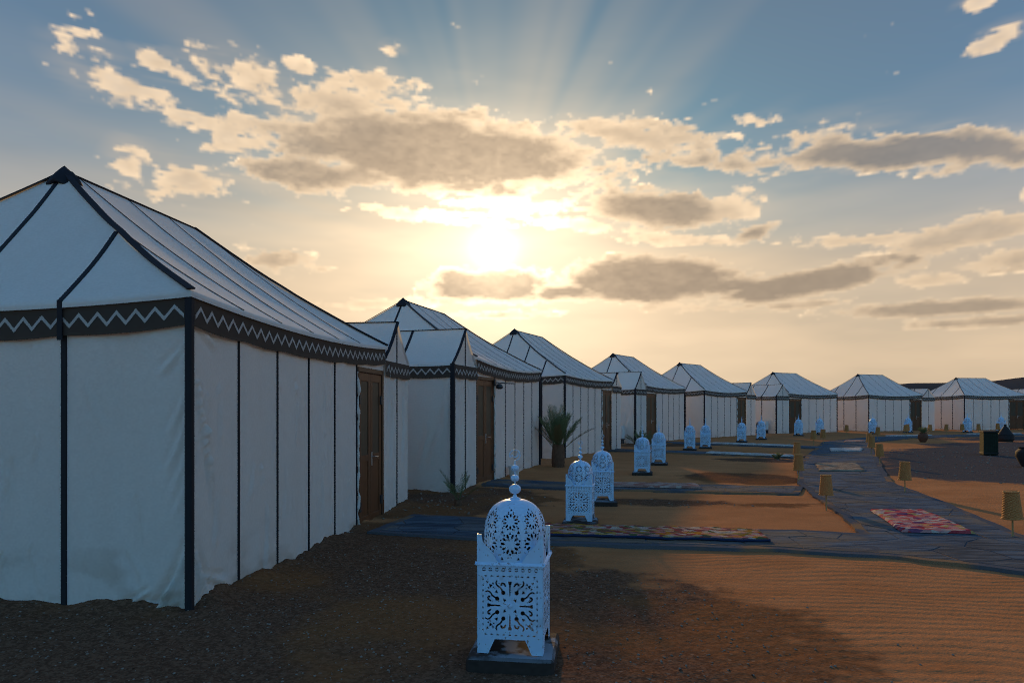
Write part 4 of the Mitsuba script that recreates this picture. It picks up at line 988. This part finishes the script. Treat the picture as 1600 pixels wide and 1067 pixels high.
# ---------------------------------------------------------------- palms and small plants
def frond(base, az, el, length, droop, nl, lw, seed, leaf=0.22):
    r = np.random.default_rng(seed); n = 14
    s = np.linspace(0, 1, n); ang = el - droop * s ** 1.4
    seg = length / (n - 1); hx = np.concatenate([[0], np.cumsum(np.cos(ang[:-1]) * seg)]); hz = np.concatenate([[0], np.cumsum(np.sin(ang[:-1]) * seg)])
    ca, sa = math.cos(az), math.sin(az)
    P = np.stack([base[0] + hx * ca, base[1] + hx * sa, base[2] + hz], 1)
    ms = [tube(P, np.linspace(lw * 1.3, lw * 0.3, n), 5)]
    side = np.array([-sa, ca, 0]); vs, fs = [], []
    for i in range(nl):
        q = 0.22 + 0.78 * i / nl; p = np.array([np.interp(q, s, P[:, k]) for k in range(3)])
        aa = np.interp(q, s, ang); d = np.array([math.cos(aa) * ca, math.cos(aa) * sa, math.sin(aa)]); up = np.cross(side, d) * -1
        ll = leaf * (0.55 + 0.6 * math.sin(math.pi * min(1, q * 0.9 + .1))) * r.uniform(.85, 1.1)
        for sg in (1, -1):
            o = d * 0.80 + side * sg * 0.62 + up * r.uniform(0.05, 0.35); o /= np.linalg.norm(o)
            w = np.cross(o, up + r.normal(0, .3, 3)); w /= np.linalg.norm(w); w *= lw * 0.75
            b = len(vs); vs += [p - w * .6, p + w * .6, p + o * ll * .55 + w, p + o * ll * .55 - w, p + o * ll]
            fs += [[b, b + 1, b + 2], [b, b + 2, b + 3], [b + 3, b + 2, b + 4]]
    ms.append((np.array(vs), np.array(fs)))
    return cat_mesh(ms)
def palm(name, label, x, y, nf, h, length, seed, trunk_r, leaf=0.22, els=(0.5, 1.5), lw=0.010, nl=26):
    k = thing(name, label, 'palm', None); g = gh(x, y); r = np.random.default_rng(seed)
    nz, nt = 26, 22; zz, aa = np.meshgrid(np.linspace(0, 1, nz), np.arange(nt) * 2 * np.pi / nt, indexing='ij')
    rad = trunk_r * (0.92 + 0.16 * np.sin(np.pi * zz)) * (1 + 0.13 * np.abs(np.sin(zz * 5 * np.pi + aa * 4)) + 0.12 * vn(V3(np.cos(aa) * 3, np.sin(aa) * 3, zz * 5), seed))
    v = np.stack([x + rad * np.cos(aa), y + rad * np.sin(aa), g - 0.1 + (h + 0.1) * zz], -1).reshape(-1, 3); f = []
    for i in range(nz - 1):
        for j in range(nt): f.append([i * nt + j, i * nt + (j + 1) % nt, (i + 1) * nt + (j + 1) % nt, (i + 1) * nt + j])
    add('trunk', (v, np.array(f)), 'palm_bark', k, smooth=True)
    if trunk_r > 0.15:
        st = []
        for i in range(90):
            q = (i + .5) / 90; a = i * 2.39996; rr_ = trunk_r * (0.95 + 0.16 * math.sin(math.pi * q)); zz_ = g + h * q * .95
            ca, sa = math.cos(a), math.sin(a)
            st.append(tube([(x + rr_ * .85 * ca, y + rr_ * .85 * sa, zz_ - .03), (x + rr_ * 1.12 * ca, y + rr_ * 1.12 * sa, zz_ + .05), (x + rr_ * 1.24 * ca, y + rr_ * 1.24 * sa, zz_ + .13)], [.034, .026, .013], 5))
        add('leaf_bases', cat_mesh(st), 'palm_bark', k, kind='stuff')
    for i in range(nf):
        e = els[0] + (els[1] - els[0]) * (i + .5) / nf + r.uniform(-.08, .08); a = i * 2.39996 + r.uniform(-.25, .25)
        b = (x + trunk_r * .7 * math.cos(a) * (1.4 - e / 1.6), y + trunk_r * .7 * math.sin(a) * (1.4 - e / 1.6), g + h * (0.72 + 0.26 * i / nf))
        add('frond', frond(b, a, e, length * r.uniform(.75, 1.12), 0.22 + 0.22 * (1.5 - e), nl, lw, seed * 100 + i, leaf), 'frond_dry' if i < nf * .15 else 'frond_green', k)
    return k
palm('date_palm', 'stout young palm with upright fronds beside the third tent corner', 1.25, 18.75, 30, 0.62, 1.02, 3, 0.150, 0.20, (0.80, 1.52), 0.0095, 26)
palm('palm_seedling', 'small sparse palm seedling at the base of the second tent wall', -0.90, 11.6, 6, 0.10, 0.55, 5, 0.06, 0.13, (0.62, 1.35), 0.007, 12)
palm('palm_seedling', 'small palm behind the middle lanterns, beside the fourth tent door', 4.75, 25.4, 12, 0.15, 0.75, 7, 0.09, 0.18, (0.6, 1.45), 0.012, 18)
def tuft(name, label, x, y, s, seed, cat):
    k = thing(name, label, cat); r = np.random.default_rng(seed); g = gh(x, y)
    for i in range(14):
        a, e, l = r.uniform(0, 6.28), r.uniform(.5, 1.4), s * r.uniform(.6, 1.0)
        add('leaf', frond((x + r.normal(0, .03), y + r.normal(0, .03), g), a, e, l, .8, 5, .012, seed * 50 + i, s * .35), 'frond_green', k)
tuft('green_shrub', 'tiny green shrub on the sand before the third cross path', 8.32, 21.7, 0.26, 2, 'shrub')

# ---------------------------------------------------------------- things by the tents
t2 = TENTS[1]
x, y = local_to_world(t2, 0.10, TENTS[1][4] - 5 * BAY + 0.9 - 0.6)
bk = thing('bracket_lamp', 'dark lamp on a horizontal rod above the second tent door', 'lamp')
def at2(m): return place(m, t2)
ld = TENTS[1][4] - 5 * BAY
add('rod', at2(tube([(0.06, ld - .1, 2.17), (0.18, ld + 0.25, 2.17), (0.30, ld + 0.55, 2.17)], 0.012, 8)), 'iron', bk)
add('lamp_shade', at2(tf(lathe([(0.02, .10), (0.05, .09), (0.085, .02), (0.075, 0.0), (0.03, -.02)][::-1], 20), 0.12, ld - .02, 2.05)), 'iron', bk, smooth=40)
add('wall_plate', at2(bx(0.035, 0.06, ld - .16, ld - .04, 2.10, 2.24, .005)), 'iron', bk)
def bucket(label, x, y):
    k = thing('plastic_bucket', label, 'bucket'); g = gh(x, y)
    add('pail', tf(lathe([(0.0, 0.0), (0.10, 0.0), (0.105, .01), (0.13, .25), (0.137, .255), (0.137, .27), (0.128, .27), (0.10, .02), (0.0, .018)], 28), x, y, g + 0.004), 'plastic_white', k, smooth=40)
    add('handle', tf(tube([(0.138 * math.cos(a), 0.02 + 0.10 * math.sin(a), 0.25 - 0.09 * math.sin(a)) for a in np.linspace(0, math.pi, 14)], 0.004, 6), x, y - .06, g + 0.004), 'steel', k)
scene['plastic_white'] = prin((0.62, 0.62, 0.60), 0.4, 0.4)
bucket('white plastic bucket against the second tent wall, behind the foreground lantern finial', *local_to_world(t2, 0.20, 2.05))
def ac_unit(label, t, lx, ly, face):
    k = thing('air_conditioner', label, 'air conditioner'); g = gh(*local_to_world(t, lx, ly))
    def P(m): 
        q = tf(m, rot=face); q.apply_translation([lx, ly, g - t[3]]); return place(q, t)
    add('stand', P(cat_mesh([bx(-.36, -.30, -.16, .16, -.05, .22), bx(.30, .36, -.16, .16, -.05, .22), bx(-.4, .4, -.18, .18, .20, .23)])), 'iron', k)
    hk = add('housing', P(bx(-.40, .40, -.15, .15, .232, .80, .02)), 'plastic_white', k)
    add('fan_grille', P(tf(cat_mesh([tube([(r * math.cos(a), r * math.sin(a), 0) for a in np.linspace(0, 6.283, 29)], .006, 5) for r in (.06, .12, .18, .225)] + [tube([(-.22 * math.cos(a), -.22 * math.sin(a), 0), (.22 * math.cos(a), .22 * math.sin(a), 0)], .005, 5) for a in (0, .785, 1.571, 2.356)]), tilt=(math.pi / 2, [1, 0, 0]), x=-.13, y=-.158, z=.515)), 'iron', k)
    add('fan', P(tf(cat_mesh([trimesh.creation.cylinder(.22, .006), trimesh.creation.cylinder(.05, .012)]), tilt=(math.pi / 2, [1, 0, 0]), x=-.13, y=-.1515, z=.515)), 'iron', k)
ac_unit('air conditioner box against the annexe front of the sixth tent', TENTS[5], -0.75, -TAL - 0.45, 0)
ac_unit('air conditioner box at the fourth tent front, half hidden by the third tent', TENTS[3], -0.75, -TAL - 0.45, 0)
k = thing('fire_extinguisher', 'red fire extinguisher standing by the fifth tent wall', 'fire extinguisher')
ex, ey = local_to_world(TENTS[4], 0.30, -0.15); eg = gh(ex, ey)
scene['red_paint'] = prin((0.42, 0.025, 0.02), 0.35, 0.5)
add('cylinder', tf(lathe([(0.0, 0.0), (0.08, 0.0), (0.09, .015), (0.09, .42), (0.075, .48), (0.03, .52), (0.0, .522)], 24), ex, ey, eg), 'red_paint', k, smooth=40)
add('valve', tf(cat_mesh([trimesh.creation.cylinder(.025, .07, transform=T_(0, 0, .55)), bx(-.02, .12, -.012, .012, .58, .60, .003), bx(-.02, .10, -.012, .012, .55, .56, .002)]), ex, ey, eg), 'iron', k)
add('hose', tf(tube([(0.02, 0, .55), (0.10, 0.02, .53), (0.13, 0.03, .40), (0.11, 0.02, .18)], .012, 8), ex, ey, eg), 'iron', k)
# pots and topiary to the right of the path
def clay_col(p, n, uv): return mix((0.10, 0.040, 0.024), (0.17, 0.072, 0.042), fbm(p.x * 11, p.y * 11, p.z * 14, 3))
scene['clay'] = prin(proc(clay_col), 0.7, 0.2)
scene['dark_clay'] = prin((0.030, 0.026, 0.026), 0.7, 0.2)
scene['dark_green'] = prin((0.020, 0.027, 0.018), 0.8, 0.15)
k = thing('cactus_pot', 'round brown clay pot with a spiky plant before the seventh tent', 'potted plant')
x, y = 19.5, 32.9; g = gh(x, y)
add('pot', tf(lathe([(0, 0), (.11, 0), (.19, .12), (.225, .24), (.20, .36), (.15, .42), (.165, .45), (.145, .45), (.13, .41), (0, .40)], 28), x, y, g), 'clay', k, smooth=40)
for i in range(16):
    a, e = i * 2.4, 0.75 + 0.5 * ((i * 7) % 16) / 16
    add('leaf', frond((x, y, g + .40), a, e, .36, .3, 6, .016, 900 + i, .10), 'frond_green', k)
def hedge_block(label, x, y, w, d, h, rot):
    k = thing('square_bin', label, 'bin'); g = gh(x, y)
    P = lambda m: tf(m, x, y, g, rot)
    add('body', P(bx(-w / 2, w / 2, -d / 2, d / 2, 0.01, h, .02)), 'dark_green', k)
    add('slat', P(bx(-w / 2 - .012, w / 2 + .012, -d / 2 - .012, d / 2 + .012, h * .08, h * .14, .004)), 'dark_clay', k)
    add('lid', P(bx(-w / 2 - .02, w / 2 + .02, -d / 2 - .02, d / 2 + .02, h + .002, h + .05, .012)), 'dark_clay', k)
    for i in range(7):
        q = -w / 2 + w * (i + .5) / 7
        add('slat', P(bx(q - w / 16, q + w / 16, -d / 2 - .010, -d / 2 - .002, h * .15, h * .97, .002)), 'dark_green', k)
hedge_block('tall dark green square bin on the gravel at the right', 16.02, 23.3, .42, .42, .76, -.3)
k = thing('lidded_jar', 'dark pointed jar just behind the square bin', 'jar'); x, y = 23.9, 33.6; g = gh(x, y)
add('jar', tf(lathe([(0, 0), (.30, 0), (.38, .14), (.36, .30), (.33, .33), (0, .33)], 28), x, y, g), 'dark_clay', k, smooth=35)
add('cone_lid', tf(lathe([(.36, .335), (.33, .36), (.20, .55), (.09, .72), (.05, .76), (.07, .80), (.04, .84), (0, .85)], 28), x, y, g), 'dark_clay', k, smooth=35)
k = thing('plant_pot', 'dark rounded pot cut off by the right edge of the photo', 'pot'); x, y = 13.78, 18.5; g = gh(x, y)
add('pot', tf(lathe([(0, 0), (.14, 0), (.20, .10), (.30, .30), (.29, .42), (.22, .50), (.24, .54), (.21, .54), (.19, .48), (0, .46)], 28), x, y, g), 'dark_clay', k, smooth=35)
